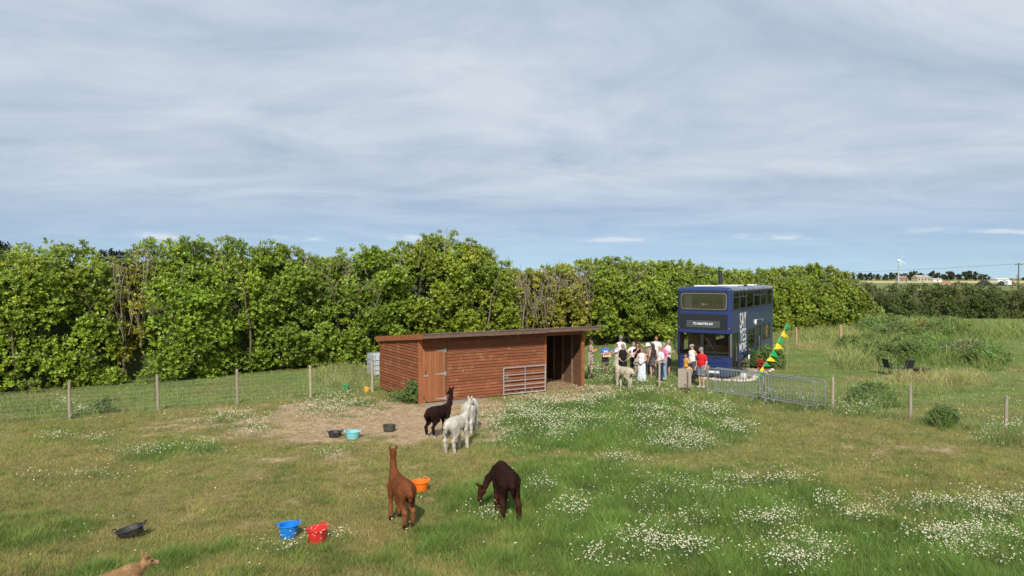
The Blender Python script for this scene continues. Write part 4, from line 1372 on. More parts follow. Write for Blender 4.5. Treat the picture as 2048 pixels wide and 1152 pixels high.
    for z in (0.50, 0.78):
        MB().box(-W_ + 0.2, -0.2, 0.040, 0.0485, z, z + 0.022).build('apron_trim', mat('bus_trim', (0.012, 0.018, 0.07), rough=0.4, var=0.1), B)
    box_part('bumper', GASK, B, -W_ + 0.12, -0.12, 0.02, 0.12, 0.20, 0.255, bevel=0.01)
    box_part('number_plate', WHITE, B, -1.02, -0.52, 0.036, 0.047, 0.34, 0.45)
    MB().box(-W_ + 0.02, -0.02, -0.012, 0.05, 2.165, 2.218).build('front_sill', BLUE, B)
    # upper windscreen
    g = box_part('upper_windscreen', GLASS, B, -W_ + 0.18, -0.18, 0.016, 0.022, ZS0, ZS1)
    mb = MB(); ring(mb, rrect(-W_ + 0.13, -0.13, ZS0 - 0.05, ZS1 + 0.05, 0.16), rrect(-W_ + 0.20, -0.20, ZS0 + 0.025, ZS1 - 0.06, 0.14), 'y', -0.012, 0.03)
    mb.build('windscreen_rubber', GASK, g)
    mb = MB(); ring(mb, rrect(-W_ + 0.195, -0.195, ZS0 + 0.018, ZS1 - 0.052, 0.14), rrect(-W_ + 0.213, -0.213, ZS0 + 0.036, ZS1 - 0.07, 0.14), 'y', -0.016, -0.0125)
    mb.build('bright_bead', CHROME, g)
    # destination panel
    dp = MB().prism(rrect(-W_ + 0.14, -0.16, 2.33, 3.04, 0.10), 'y', -0.010, -0.002).build('destination_panel', DPANEL, B)
    db = box_part('destination_glass', mat('destination_screen', (0.060, 0.068, 0.075), rough=0.35, var=0.2, nscale=10), dp, -W_ + 0.46, -0.50, -0.0155, -0.0105, 2.42, 2.74)
    text_mesh('destination_text', "IT'S A BEAUTIFUL DAY", 0.145, WHITE, dp, Matrix.Translation((-W_ / 2 - 0.02, -0.0180, 2.545)) @ Matrix.Rotation(R(90), 4, 'X'), 0.64, 0.003)
    for x in (-W_ + 0.10, -0.10):
        MB().lathe([(0.022, 0), (0.022, 0.02), (0.01, 0.03)], 10).xf(Matrix.Translation((x, 0.012, 2.40)) @ Matrix.Rotation(R(90), 4, 'X')).build('marker_lamp', mat('orange_lamp', (0.6, 0.16, 0.03), rough=0.3, var=0), B)
    # lower windscreen: two panes and pillar, serving shelf
    for a, b in ((-W_ + 0.10, -1.36), (-1.30, -0.10)):
        g = box_part('lower_windscreen', glass_mat('clear_glass', (0.86, 0.88, 0.87), 0.0), B, a, b, 0.07, 0.076, 1.13, 2.16)
        mb = MB(); ring(mb, rrect(a - 0.025, b + 0.025, 1.105, 2.163, 0.10), rrect(a + 0.03, b - 0.03, 1.16, 2.13, 0.08), 'y', 0.055, 0.092)
        mb.build('windscreen_rubber', GASK, g)
    MB().box(-W_ + 0.003, -W_ + 0.05, 0.06, 0.12, 1.10, 2.165).build('front_pillar', BLUE, B)
    MB().box(-0.05, -0.003, 0.06, 0.12, 1.10, 2.165).build('front_pillar', CHROME, B)
    MB().tube([(-0.62, 0.04, 1.12), (-0.8, 0.02, 1.45), (-1.15, 0.03, 1.95)], 0.012, 6).build('wiper', GASK, B)
    MB().box(-0.9, -0.42, 0.025, 0.04, 1.02, 1.07).xf(Matrix.Rotation(0, 4, 'X')).build('wiper_motor', GASK, B)
    box_part('dashboard', CREAM, B, -1.3, -0.12, 0.12, 0.5, 1.24, 1.30)
    # rear
    mb = MB(); wall_holes(mb, 'y', L_ - 0.04, L_, -W_, 0, 0.28, ZT, [(-W_ + 0.25, -0.25, 3.3, 3.95)])
    mb.build('rear_panel', BLUE, B)
    mb = MB()
    for x0, x1 in ((-0.06, 0.0), (-W_, -W_ + 0.06)):
        mb2 = MB().box(x0, x1, L_ - 0.1, L_ - 0.041, 0.28, ZT).build('rear_corner', BLUE, B)
    box_part('rear_window', GLASS, B, -W_ + 0.25, -0.25, L_ - 0.022, L_ - 0.016, 3.3, 3.95)
    # decks, lining
    box_part('lower_floor', FLOORM, B, -W_ + 0.05, -0.05, 0.12, L_ - 0.05, 0.30, 0.36)
    box_part('upper_floor', FLOORM, B, -W_ + 0.05, -0.05, 0.06, L_ - 0.05, 2.24, 2.32)
    box_part('inner_wall', WOODP, B, -W_ + 0.06, -1.1, 1.55, 1.60, 0.37, 2.23)
    box_part('inner_wall', WOODP, B, -0.12, -0.10, 1.40, 3.3, 0.37, 2.23)
    box_part('cupboard', WOODP, B, -1.05, -0.35, 1.3, 1.7, 0.37, 1.5)
    box_part('ceiling_lining', CREAM, B, -W_ + 0.06, -0.06, 0.10, L_ - 0.06, 4.095, 4.115)
    for i, y in enumerate((5.6, 6.6, 7.6)):
        for x in (-0.55, -1.95):
            sm = mat('seat_fabric', (0.05, 0.06, 0.10), rough=0.9, var=0.2)
            s = MB().box(x - 0.4, x + 0.4, y, y + 0.42, 2.6, 2.74).box(x - 0.4, x + 0.4, y + 0.42, y + 0.50, 2.6, 3.3).build('seat', sm, B, bevel=0.02)
    box_part('upper_curtain', mat('pale_curtain', (0.50, 0.52, 0.55), rough=0.9, var=0.2, nscale=8, stretch=(9, 1, 1)), B, -W_ + 0.26, -W_ + 0.62, 0.3, 0.33, 3.2, 4.0)
    box_part('upper_curtain', MATS['pale_curtain'], B, -0.42, -0.24, 0.3, 0.33, 3.2, 4.0)
    # roof with rolled edges
    prof = []
    for k in range(7):
        q = R(15 * k); prof.append((0.0 - 0.16 + 0.16 * math.cos(q), ZT + 0.15 * math.sin(q)))
    for k in range(1, 6):
        t = k / 6; prof.append((-0.16 - (W_ - 0.32) * t, ZT + 0.15 + 0.045 * math.sin(math.pi * t)))
    for k in range(6, -1, -1):
        q = R(15 * k); prof.append((-W_ + 0.16 - 0.16 * math.cos(q), ZT + 0.15 * math.sin(q)))
    prof = prof + [(-W_ + 0.05, ZT + 0.002), (-0.05, ZT + 0.002)]
    ROOFP = mat('bus_roof_paint', (0.13, 0.155, 0.23), rough=0.6, var=0.2, nscale=1.5, dirt=((0.36, 0.34, 0.32), 1.6, 0.47, 0.75))
    MB().prism(prof, 'y', 0.14, L_ - 0.06).build('roof', ROOFP, B, smooth=True)
    mb = MB()                                                      # rolled front and rear edge of the roof
    for yy, s in ((0.14, -1), (L_ - 0.06, 1)):
        n = len(prof) - 2
        rows = [(0.0, 1.0), (0.06, 0.92), (0.11, 0.70), (0.138, 0.35), (0.14, 0.0)] if s < 0 else [(0.0, 1.0), (0.05, 0.6), (0.058, 0.0)]
        V = []
        for dy, f in rows:
            for (x, z) in prof[:n]:
                V.append((-W_ / 2 + (x + W_ / 2) * (1 - 0.04 * (dy / 0.14)), yy + s * dy, ZT + 0.001 + (z - ZT) * f))
        F = [(i * n + k, i * n + k + 1, (i + 1) * n + k + 1, (i + 1) * n + k) for i in range(len(rows) - 1) for k in range(n - 1)]
        mb.add(V, F)
        if s < 0:
            mb.build('roof_front', BLUE, B, smooth=True); mb = MB()
    mb.build('roof_rear', BLUE, B, smooth=True)
    wp = mat('white_panel', (0.72, 0.71, 0.68), rough=0.5, var=0.15, nscale=3, dirt=((0.4, 0.37, 0.32), 3, 0.55, 0.5))
    for (x0, x1, y0, y1) in ((-1.9, -0.95, 0.7, 1.6), (-1.3, -0.35, 2.6, 4.6), (-0.8, -0.4, 6.6, 7.4)):
        s = MB().box(x0, x1, y0, y1, ZT + 0.16, ZT + 0.235).build('roof_panel', wp, B, bevel=0.02)
    for i in range(3):
        MB().lathe([(0.05, 0), (0.05, 0.06), (0.02, 0.07)], 10, (-0.32 - 0.001 * i, 4.0 + 0.24 * i, ZT + 0.17)).build('roof_vent', GASK, B)
    MB().lathe([(0.10, 0), (0.10, 0.75), (0.115, 0.76), (0.115, 0.80), (0.08, 0.81)], 14, (-1.75, 4.9, ZT + 0.15)).build('flue_pipe', mat('black_flue', (0.02, 0.02, 0.022), rough=0.6, var=0.2), B, smooth=True)
    fc = MB()
    fc.lathe([(0.15, 0.92), (0.15, 0.945), (0.02, 0.99)], 14, (-1.75, 4.9, ZT + 0.15))
    for k in range(3):
        fc.tube([(-1.75 + 0.09 * math.cos(k * 2.1), 4.9 + 0.09 * math.sin(k * 2.1), ZT + 0.92), (-1.75 + 0.12 * math.cos(k * 2.1), 4.9 + 0.12 * math.sin(k * 2.1), ZT + 1.08)], 0.008, 4)
    fo = fc.build('flue_cowl', MATS['black_flue'], B); fo['kind'] = 'stuff'
    # lettering on the side
    for word, zc, hh, wd in (('SAY', 2.30, 0.76, 1.30), ('YES', 1.66, 0.62, 1.30), ('MORE', 1.16, 0.44, 1.38)):
        o = text_mesh('lettering', word, 1.0, WHITE, B, Matrix.Identity(4), 1.0, 0.006, 1.02)
        co = np.array([v.co for v in o.data.vertices]); lo, hi = co.min(0), co.max(0)
        M = Matrix.Translation((0.004, 2.32, zc)) @ Matrix.Rotation(R(90), 4, 'Z') @ Matrix.Rotation(R(90), 4, 'X') @ \
            Matrix.Diagonal((wd / (hi[0] - lo[0]), hh / (hi[1] - lo[1]), 1, 1)) @ Matrix.Translation((-(lo[0] + hi[0]) / 2, -lo[1], 0))
        o.data.transform(M)
    for z in (2.015, 1.225):
        MB().box(0.0065, 0.012, 1.45, 3.3, z, z + 0.03).build('panel_rail', BLUE, B)
    # side lamps, arch, wheels
    MB().lathe([(0.15, 0), (0.15, 0.03), (0.10, 0.06)], 20).xf(Matrix.Translation((0.0, 5.05, 2.42)) @ Matrix.Rotation(R(90), 4, 'Y')).build('round_lamp', WHITE, B, smooth=True)
    MB().lathe([(0.03, 0), (0.09, 0.14)], 14).xf(Matrix.Translation((0.02, 6.2, 2.52)) @ Matrix.Rotation(R(110), 4, 'Y')).build('floodlight', CHROME, B, smooth=True)
    for y in (2.25, 7.6):
        for s, x in ((1, 0.012), (-1, -W_ - 0.012)):
            wh = MB().lathe([(0.30, -0.25), (0.46, -0.25), (0.50, -0.20), (0.50, -0.05), (0.46, 0.0), (0.30, 0.0)], 24, cap0=False, cap1=False)
            wh.xf(Matrix.Translation((x, y, 0.49)) @ Matrix.Rotation(R(90 * s), 4, 'Y'))
            wo = wh.build('wheel', mat('tyre', (0.018, 0.018, 0.019), rough=0.9, var=0.2), B, smooth=True)
            MB().lathe([(0.30, -0.22), (0.30, -0.05), (0.2, -0.09), (0.12, -0.03), (0.05, -0.02)], 18).xf(Matrix.Translation((x, y, 0.49)) @ Matrix.Rotation(R(90 * s), 4, 'Y')).build('rim', mat('wheel_rim', (0.25, 0.25, 0.26), rough=0.5, metal=0.4, var=0.15), wo, smooth=True)
    mb = MB()
    arc = [(2.25 + 0.62 * math.cos(R(a)), 0.49 + 0.60 * math.sin(R(a))) for a in range(0, 181, 15)]
    mb.tube([(0.006, a, b) for a, b in arc], 0.018, 5).build('wheel_arch', GASK, B)
    # mirrors
    mb = MB().tube([(-W_ - 0.02, 0.1, 1.95), (-W_ - 0.14, -0.05, 1.8), (-W_ - 0.14, -0.05, 1.3), (-W_ - 0.02, 0.1, 1.2)], 0.014, 6)
    mb.build('mirror_arm', CHROME, B)
    # a mirror ball sits behind the upper windscreen
    def bl(x, y, z):
        return Vector((9.9, 30.8, 0)) + Matrix.Rotation(ang, 3, 'Z') @ Vector((x, y, z))
    bm = bmesh.new(); bmesh.ops.create_uvsphere(bm, u_segments=18, v_segments=12, radius=0.21)
    me = bpy.data.meshes.new('mirror_ball'); bm.to_mesh(me); bm.free()
    d = obj('mirror_ball', me, mat('mirror_facets', (0.8, 0.8, 0.82), rough=0.12, metal=1.0, var=0.05), None, bl(-1.36, 0.42, 3.46))
    tag(d, 'silver mirror ball behind the upper windscreen of the bus', 'mirror ball')
    st = box_part('mirror_ball_stand', GASK, None, -0.15, 0.15, -0.15, 0.15, -0.93, -0.19)
    st.location = bl(-1.36, 0.42, 3.46); tag(st, 'dark box stand under the mirror ball in the bus', 'stand')
    return B, bl


BUS, BL = build_bus()


def bus_garden():
    # pale edging stones
    rr = random.Random(4)
    protos = []
    for k in range(4):
        bm = bmesh.new(); bmesh.ops.create_icosphere(bm, subdivisions=2, radius=1)
        for v in bm.verts:
            v.co *= 1 + 0.22 * (rr.random() - 0.5); v.co.z *= 0.62
        me = bpy.data.meshes.new('edging_stone'); bm.to_mesh(me); bm.free(); protos.append(me)
        me.materials.append(mat('pale_stone', (0.56, 0.49, 0.42), rough=0.9, var=0.25, nscale=3, bump=0.4, rnd=0.15))
    path = [(1368, 753), (1388, 756), (1410, 759), (1440, 762), (1470, 764), (1492, 765), (1508, 761), (1516, 752), (1530, 746), (1548, 741)]
    P = [G(*p) for p in path]
    for a, b in zip(P[:-1], P[1:]):
        n = max(2, int((b - a).length / 0.2))
        for i in range(n):
            p = a.lerp(b, (i + rr.uniform(-.2, .2)) / n)
            s = rr.uniform(0.09, 0.15)
            o = obj('edging_stone', rr.choice(protos), None, None, p + Vector((0, rr.uniform(-.06, .06), 0.05)))
            o.scale = (s * rr.uniform(0.9, 1.5), s, s); o.rotation_euler = (0, 0, rr.uniform(0, 6.3))
            tag(o, 'pale rough edging stone in the kerb line around the bus garden', 'stone', 'edging stones round the bus garden')
    # wooden planter with plants
    p = G(1502, 754)
    t = thing('planter', 'grey slatted wooden planter beside the bus door', 'planter', p + Vector((0, 0.3, 0)), R(-28))
    for i in range(7):
        box_part('slat', GREYW, t, -0.42 + i * 0.122, -0.42 + i * 0.122 + 0.112, -0.26, -0.235, 0.02, 0.40 + 0.02 * (i % 2))
    for i in range(4):
        box_part('slat', GREYW, t, 0.435, 0.455, -0.23 + i * 0.122, -0.23 + i * 0.122 + 0.112, 0.02, 0.40)
    box_part('soil_box', mat('potting_soil', (0.06, 0.045, 0.03), rough=1, var=0.3), t, -0.40, 0.42, -0.23, 0.24, 0.02, 0.34)

    def plant(px, py, w, h, lab, base, leaf, n, dy=0.3, nm='potted_plant'):
        c = G(px, py) + Vector((0, dy, 0))
        C = np.stack([c.x + RNG.uniform(-w, w, n), c.y + RNG.uniform(-w, w, n), 0.08 + RNG.random(n) * h], 1)
        shrub(nm, lab, 'plant', C, RNG.uniform(0.08, 0.16, n), leaf, 22, base)
    plant(1488, 754, 0.22, 0.75, 'silvery green olive shrub in the planter by the bus', (0.17, 0.20, 0.12), 0.06, 18)
    plant(1503, 752, 0.26, 1.1, 'tall dark green plant beside the bus lettering', (0.07, 0.13, 0.04), 0.08, 26, 0.5)
    plant(1524, 751, 0.18, 0.55, 'red-leaved shrub at the foot of the bunting', (0.34, 0.05, 0.025), 0.07, 16, 0.3, 'red_shrub')
    plant(1516, 748, 0.3, 0.8, 'leafy plant between the planter and the red shrub', (0.08, 0.15, 0.04), 0.08, 22, 0.8)
    plant(1474, 760, 0.14, 0.2, 'small green plant on the stones by the bus corner', (0.09, 0.15, 0.05), 0.05, 8, 0.2)
    # ivy-like plants hanging in the windscreen pillar
    for (x0, x1, lab) in ((-2.62, -2.5, 'climbing plant on the left front corner of the bus'), (-1.45, -1.25, 'hanging plant behind the bus windscreen pillar')):
        n = 16
        Q = [BL(RNG.uniform(x0, x1), -0.06 if x1 < -2 else 0.2, RNG.uniform(1.3, 2.15)) for _ in range(n)]
        shrub('hanging_plant', lab, 'plant', [tuple(q) for q in Q], [0.06] * n, 0.05, 10, (0.10, 0.15, 0.05), trunk=False)
    # pots and ornaments
    for px, py, r, h, col, lab in ((1491, 762, 0.17, 0.36, (0.55, 0.55, 0.54), 'white enamel churn among the stones'), (1466, 763, 0.16, 0.14, (0.26, 0.25, 0.24), 'grey stone bowl by the bus door step'),
                                   (1480, 764, 0.12, 0.16, (0.35, 0.34, 0.33), 'small grey pot between the bowl and the churn')):
        c = G(px, py) + Vector((0, 0.2, 0))
        t = thing('garden_pot', lab, 'pot', c)
        MB().lathe([(r * .7, 0), (r, h * .35), (r * .95, h * .7), (r * .7, h * .9), (r * .78, h), (r * .62, h), (r * .6, h * .7), (0.01, h * .65)], 18).build('pot_body', mat('pot' + str(px), col, rough=0.6, var=0.15), t, smooth=True)
        MB().lathe([(r * .80, h * 0.985), (r * .84, h), (r * .80, h * 1.03), (r * .64, h * 1.02)], 18).build('pot_rim', mat('pot' + str(px), col), t, smooth=True)
    # black bird ornament
    c = G(1500, 750) + Vector((0, 0.1, 0))
    t = thing('bird_ornament', 'black and white bird ornament on a stake beside the bus', 'ornament', c)
    MB().tube([(0, 0, 0), (0, 0, 0.72)], 0.012, 6).build('stake', GREYW, t)
    MB().lathe([(0.02, 0.66), (0.10, 0.76), (0.12, 0.9), (0.09, 1.05), (0.055, 1.14), (0.065, 1.2), (0.05, 1.27), (0.01, 1.3)], 14, sy=0.8).build('bird_body', mat('ornament_black', (0.015, 0.015, 0.018), rough=0.4, var=0.1), t, smooth=True)
    MB().lathe([(0.02, 0.70), (0.075, 0.78), (0.085, 0.9), (0.05, 1.0), (0.01, 1.04)], 12, (0, -0.045, 0), sy=0.72).build('white_breast', WHITE, t, smooth=True)
    MB().tube([(0, -0.05, 1.22), (0.02, -0.14, 1.2)], [0.025, 0.004], 8).build('beak', mat('beak_orange', (0.7, 0.25, 0.03), rough=0.5, var=0), t)
    # step at the door
    s = box_part('door_step', GREYW, None, 0.06, 0.42, 0.3, 1.3, 0.0, 0.16, bevel=0.01)
    s.location = BUS.location; s.rotation_euler = BUS.rotation_euler
    tag(s, 'low wooden step under the front door of the bus', 'step')


bus_garden()


def bunting():
    pole = G(1575, 742)
    top = pole + Vector((0, 0, 2.48))
    low = G(1512, 757) + Vector((0, 0, 0.10))
    c = MB().tube([(0, 0, -0.1), (0, 0, 2.52)], [0.016, 0.010], 8).build('bamboo_cane', mat('bamboo', (0.38, 0.30, 0.15), rough=0.6, var=0.2), None, smooth=True, loc=pole)
    tag(c, 'thin bamboo cane holding the upper end of the bunting', 'cane')
    t = thing('bunting', 'string of green and yellow triangular flags slanting down beside the bus', 'bunting', low)
    n = 24
    pts = []
    for i in range(n + 1):
        k = i / n
        p = low.lerp(top, k) - low; p.z -= 0.22 * math.sin(math.pi * k); pts.append(p)
    MB().tube(pts, 0.006, 4, cap=False).build('string', mat('bunting_string', (0.5, 0.5, 0.45), rough=0.8, var=0), t)
    gm = mat('green_flag', (0.01, 0.42, 0.09), rough=0.8, var=0.12, transl=0.35); ym = mat('yellow_flag', (0.80, 0.66, 0.02), rough=0.8, var=0.1, transl=0.35)
    nf = 9
    rr = random.Random(12)
    for i in range(nf):
        k0 = (i + 0.03) / nf; k1 = (i + 0.97) / nf
        def P(k):
            x = k * n; a = int(min(x, n - 1e-6)); return pts[a].lerp(pts[a + 1], x - a)
        a, b = P(k0), P(k1)
        tip = (a + b) / 2 + Vector((rr.uniform(0.26, 0.40), rr.uniform(-0.12, 0.06), rr.uniform(-0.30, -0.10)))
        V = []; N = 6; F = []
        for u in range(N + 1):
            for v in range(N + 1):
                q = a.lerp(b, u / N); ctr = (a + b) / 2
                f = v / N
                p = q.lerp(tip, f)
                p = p + Vector((0.03 * math.sin(u * 1.3 + v * 0.9 + i), 0.05 * math.sin(u * 0.9 + v * 1.1 + 2 * i) * (0.3 + f), 0))
                V.append(p)
        for u in range(N):
            for v in range(N):
                F.append((u * (N + 1) + v, (u + 1) * (N + 1) + v, (u + 1) * (N + 1) + v + 1, u * (N + 1) + v + 1))
        me = bpy.data.meshes.new('flag'); me.from_pydata([tuple(p) for p in V], [], F)
        o = obj('flag', me, gm if i % 2 == 0 else ym, t)
        sd = o.modifiers.new('thickness', 'SOLIDIFY'); sd.thickness = 0.003


bunting()


# ================================================================== CHAIRS, FIRE PIT
def chair(label, px, py, rz):
    m = mat('chair_black', (0.018, 0.02, 0.026), rough=0.5, var=0.15)
    t = thing('garden_chair', label, 'chair', G(px, py), rz, 'black garden chairs')
    t.scale = (0.86, 0.86, 0.86)
    MB().box(-0.25, 0.25, -0.24, 0.24, 0.42, 0.445).build('seat', m, t, bevel=0.008)
    b = MB()
    b.add([(-0.25, 0.22, 0.46), (0.25, 0.22, 0.46), (0.27, 0.36, 0.92), (-0.27, 0.36, 0.92), (-0.25, 0.24, 0.46), (0.25, 0.24, 0.46), (0.27, 0.38, 0.92), (-0.27, 0.38, 0.92)],
          [(0, 1, 2, 3), (7, 6, 5, 4), (0, 4, 5, 1), (1, 5, 6, 2), (2, 6, 7, 3), (3, 7, 4, 0)])
    b.build('backrest', m, t)
    for s in (-1, 1):
        MB().tube([(s * 0.27, -0.26, 0.0), (s * 0.28, -0.24, 0.62)], 0.017, 6).build('leg', m, t)
        MB().tube([(s * 0.27, 0.30, 0.0), (s * 0.27, 0.21, 0.45)], 0.017, 6).build('leg', m, t)
        MB().box(s * 0.28 - 0.03, s * 0.28 + 0.03, -0.27, 0.28, 0.622, 0.645).build('armrest', m, t, bevel=0.006)


chair('leftmost black garden chair facing the fire pit', 1770, 748, R(70))
chair('middle black garden chair turned to the right', 1783, 751, R(95))
chair('black garden chair seen from behind next to the fire bowl', 1813, 752, R(185))


def fire_pit():
    t = thing('fire_pit', 'low rusty dark metal fire bowl right of the chairs', 'fire pit', G(1843, 752), 0.3)
    m = mat('rusty_iron', (0.05, 0.035, 0.028), rough=0.85, var=0.4, nscale=6)
    MB().lathe([(0.08, 0.14), (0.24, 0.18), (0.37, 0.34), (0.43, 0.36), (0.43, 0.375), (0.36, 0.365), (0.22, 0.21), (0.02, 0.18)], 22).build('bowl', m, t, smooth=True)
    for k in range(3):
        a = k * 2.094
        MB().tube([(0.18 * math.cos(a), 0.18 * math.sin(a), 0.17), (0.32 * math.cos(a), 0.32 * math.sin(a), 0.0)], 0.016, 6).build('leg', m, t)


fire_pit()


# ================================================================== FAR THINGS
def at_far(px, d):
    return Vector(((px - 1024) / FPX * d, d, 0))


def far_tree_meshes():
    out = []
    for k in range(4):
        n = 26
        th = RNG.uniform(0, 6.28, n); r = np.sqrt(RNG.random(n))
        z = RNG.random(n)
        prof = np.sqrt(np.clip(1 - (2 * z - 0.85) ** 2 / 1.35, 0.05, 1))
        C = np.stack([np.cos(th) * r * prof * (0.62 + 0.1 * k), np.sin(th) * r * prof * 0.6, 0.12 + z * 0.80], 1)
        me = leaf_mesh('crown', C, RNG.uniform(0.09, 0.17, n), (0, -0.5, 0.3), 10, 0.11, 5, None, base=(0.040, 0.060, 0.026), width=0.8)
        out.append(me)
    return out


def far_scene():
    ms = far_tree_meshes()
    tm = MB().tube([(0, 0, 0), (0, 0, 0.4)], [0.035, 0.02], 6).mesh('trunk')
    tm.materials.append(BARK)
    rr = random.Random(8)
    tops = [(1703, 550), (1717, 547), (1730, 549), (1743, 547), (1756, 549), (1770, 549), (1783, 546), (1795, 547), (1808, 548), (1819, 545), (1831, 544), (1843, 547), (1855, 549), (1867, 544),
            (1877, 547), (1888, 550), (1896, 544), (1906, 546), (1917, 549), (1928, 545), (1940, 543), (1950, 545), (1961, 549), (1972, 550), (1690, 551), (2000, 556), (2020, 557), (2046, 555), (2075, 552), (2100, 550), (2130, 548)]
    for px, ty in tops:
        d = rr.uniform(1120, 1260)
        h = CAM_H + (HOR - ty) * d / FPX
        t = thing('far_tree', 'dark rounded tree in the treeline on the far horizon', 'tree', at_far(px + rr.uniform(-2, 2), d), rr.uniform(0, 6), 'far treeline trees')
        c = obj('crown', rr.choice(ms), LEAF2, t); c.scale = (h * rr.uniform(0.7, 1.0), h * 0.8, h)
        c['kind'] = 'stuff'
        k = obj('trunk', tm, None, t); k.scale = (h, h, h)
    # conifers just showing behind the laurels at the left
    for px, ty in ((2, 488), (14, 492), (205, 505), (228, 504), (246, 508), (262, 506)):
        d = 52.0; h = CAM_H + (HOR - ty) * d / FPX
        C = np.array([(0.9 * (1 - z) * math.cos(z * 40), 0.9 * (1 - z) * math.sin(z * 40), z * h) for z in np.linspace(0.25, 0.98, 30)]) + np.array(at_far(px, d))
        shrub('conifer', 'dark conifer tip showing above the laurel hedge at %s' % ('the left edge' if px < 100 else 'left, between laurels'), 'tree', C, np.full(30, 0.3), 0.22, 10, (0.022, 0.035, 0.022), 'conifers behind the hedge')
    # wind turbine
    wm = mat('turbine_white', (0.66, 0.68, 0.70), rough=0.5, var=0.04)
    d = 620.0; hub = CAM_H + (HOR - 522) * d / FPX
    t = thing('wind_turbine', 'small white wind turbine standing in the far field', 'wind turbine', at_far(1797, d))
    MB().tube([(0, 0, 0), (0, 0, hub)], [0.75, 0.45], 12).build('tower', mat('turbine_tower', (0.42, 0.44, 0.46), rough=0.5, var=0.05), t, smooth=True)
    MB().lathe([(0.2, -1.2), (0.8, -0.8), (0.85, 1.4), (0.4, 2.0)], 12).xf(Matrix.Translation((-0.3, 0, hub + 0.4)) @ Matrix.Rotation(R(80), 4, 'Y')).build('nacelle', wm, t, smooth=True)
    for k, a in enumerate((95, 215, 335)):
        q = R(a); u = Vector((math.cos(q) * 0.35, -0.3, math.sin(q)))
        b0 = Vector((1.6, -1.0, hub + 0.4))
        MB().tube([b0, b0 + u * 3, b0 + u * 9], [0.18, 0.32, 0.08], 6).build('blade', wm, t)
    # power poles and line
    pm = mat('pole_wood', (0.13, 0.10, 0.085), rough=0.9, var=0.2)
    tops = []
    for px, ty, d, lab in ((2037, 526, 190.0, 'near wooden power pole at the right edge above the hedge'), (1965, 548, 420.0, 'wooden power pole with crossarm in front of the bales'),
                           (1813, 546, 640.0, 'distant wooden power pole beside the wind turbine'), (2034, 549, 520.0, 'distant power pole just left of the near one')):
        h = CAM_H + (HOR - ty) * d / FPX
        t = thing('power_pole', lab, 'pole', at_far(px, d))
        s = d / 190
        MB().tube([(0, 0, 0), (0, 0, h)], [0.19 * s ** 0.4, 0.13 * s ** 0.4], 8).build('pole_shaft', pm, t)
        MB().box(-1.1, 1.1, -0.08, 0.08, h - 0.55, h - 0.38).build('crossarm', pm, t)
        for x in (-0.95, 0.0, 0.95):
            MB().lathe([(0.06, 0), (0.08, 0.1), (0.03, 0.2)], 8, (x, 0, h - 0.38)).build('insulator', mat('insulator', (0.3, 0.2, 0.16), rough=0.4, var=0), t)
        tops.append(at_far(px, d) + Vector((0, 0, h - 0.2)))
    a = tops[0]; b = at_far(1230, 330) + Vector((0, 0, CAM_H + (HOR - 537) * 330 / FPX))
    e = at_far(2300, 150) + Vector((0, 0, 9.4))
    wmn = mat('power_wire', (0.10, 0.11, 0.12), rough=0.6, var=0)
    for i, (p, q, sag, lab) in enumerate(((a, b, 2.6, 'thin power line crossing the sky to the left of the near pole'), (a, e, 0.6, 'thin power line leaving the near pole to the right'))):
        o = MB().tube([p.lerp(q, k / 24) - Vector((0, 0, sag * 4 * (k / 24) * (1 - k / 24))) for k in range(25)], 0.035, 4, cap=False).build('power_line', wmn)
        tag(o, lab, 'power line')
    p = at_far(1230, 330)
    t = thing('power_pole', 'power pole hidden behind the hedge that carries the line', 'pole', p)
    MB().tube([(0, 0, 0), (0, 0, 9.4)], [0.19, 0.13], 8).build('pole_shaft', pm, t)
    # farm buildings
    def barn(px, d, w_, dp, h, rh, wall, roof, lab, nm='farm_building', wins=0):
        t = thing(nm, lab, 'building', at_far(px, d), 0.25)
        MB().box(-w_ / 2, w_ / 2, 0, dp, 0, h).build('wall', mat('w' + lab[:12], wall, rough=0.9, var=0.15, nscale=0.3), t)
        MB().prism([(-0.6, h), (dp + 0.6, h), (dp / 2, h + rh)], 'x', -w_ / 2 - 0.5, w_ / 2 + 0.5).build('roof', mat('r' + lab[:12], roof, rough=0.8, var=0.15, nscale=0.3), t)
        for i in range(wins):
            x = -w_ / 2 + w_ * (i + 0.5) / wins
            box_part('window', GASK, t, x - 0.9, x + 0.9, -0.12, -0.01, h * 0.35, h * 0.75)
    barn(1848, 880, 20, 10, 5.0, 3.5, (0.38, 0.34, 0.26), (0.30, 0.28, 0.25), 'long pale stone farm building below the far trees', wins=4)
    barn(1808, 900, 12, 8, 4.0, 3.5, (0.30, 0.22, 0.17), (0.22, 0.15, 0.12), 'brown farmhouse left of the long stone building', 'farmhouse', 2)
    barn(1875, 890, 14, 8, 3.0, 1.2, (0.55, 0.55, 0.53), (0.45, 0.45, 0.44), 'low white shed right of the long stone building', 'farm_building', 1)
    barn(2008, 820, 18, 10, 3.2, 1.6, (0.60, 0.62, 0.63), (0.50, 0.52, 0.54), 'white roofed barn at the far right', 'farm_building', 1)
    # spoil heaps and covered bales
    def heap(px, d, w_, h, col, lab, nm, cat):
        n = 22; V = []; F = []
        for i in range(n):
            for j in range(9):
                u = i / (n - 1) * 2 - 1; v = j / 8 * 2 - 1
                z = h * max(0, (1 - abs(u) ** 2.4)) * max(0, 1 - v * v) * (0.85 + 0.3 * rr.random())
                V.append((u * w_ / 2, v * w_ * 0.22, z))
        for i in range(n - 1):
            for j in range(8):
                F.append((i * 9 + j, (i + 1) * 9 + j, (i + 1) * 9 + j + 1, i * 9 + j + 1))
        me = bpy.data.meshes.new(nm); me.from_pydata(V, [], F)
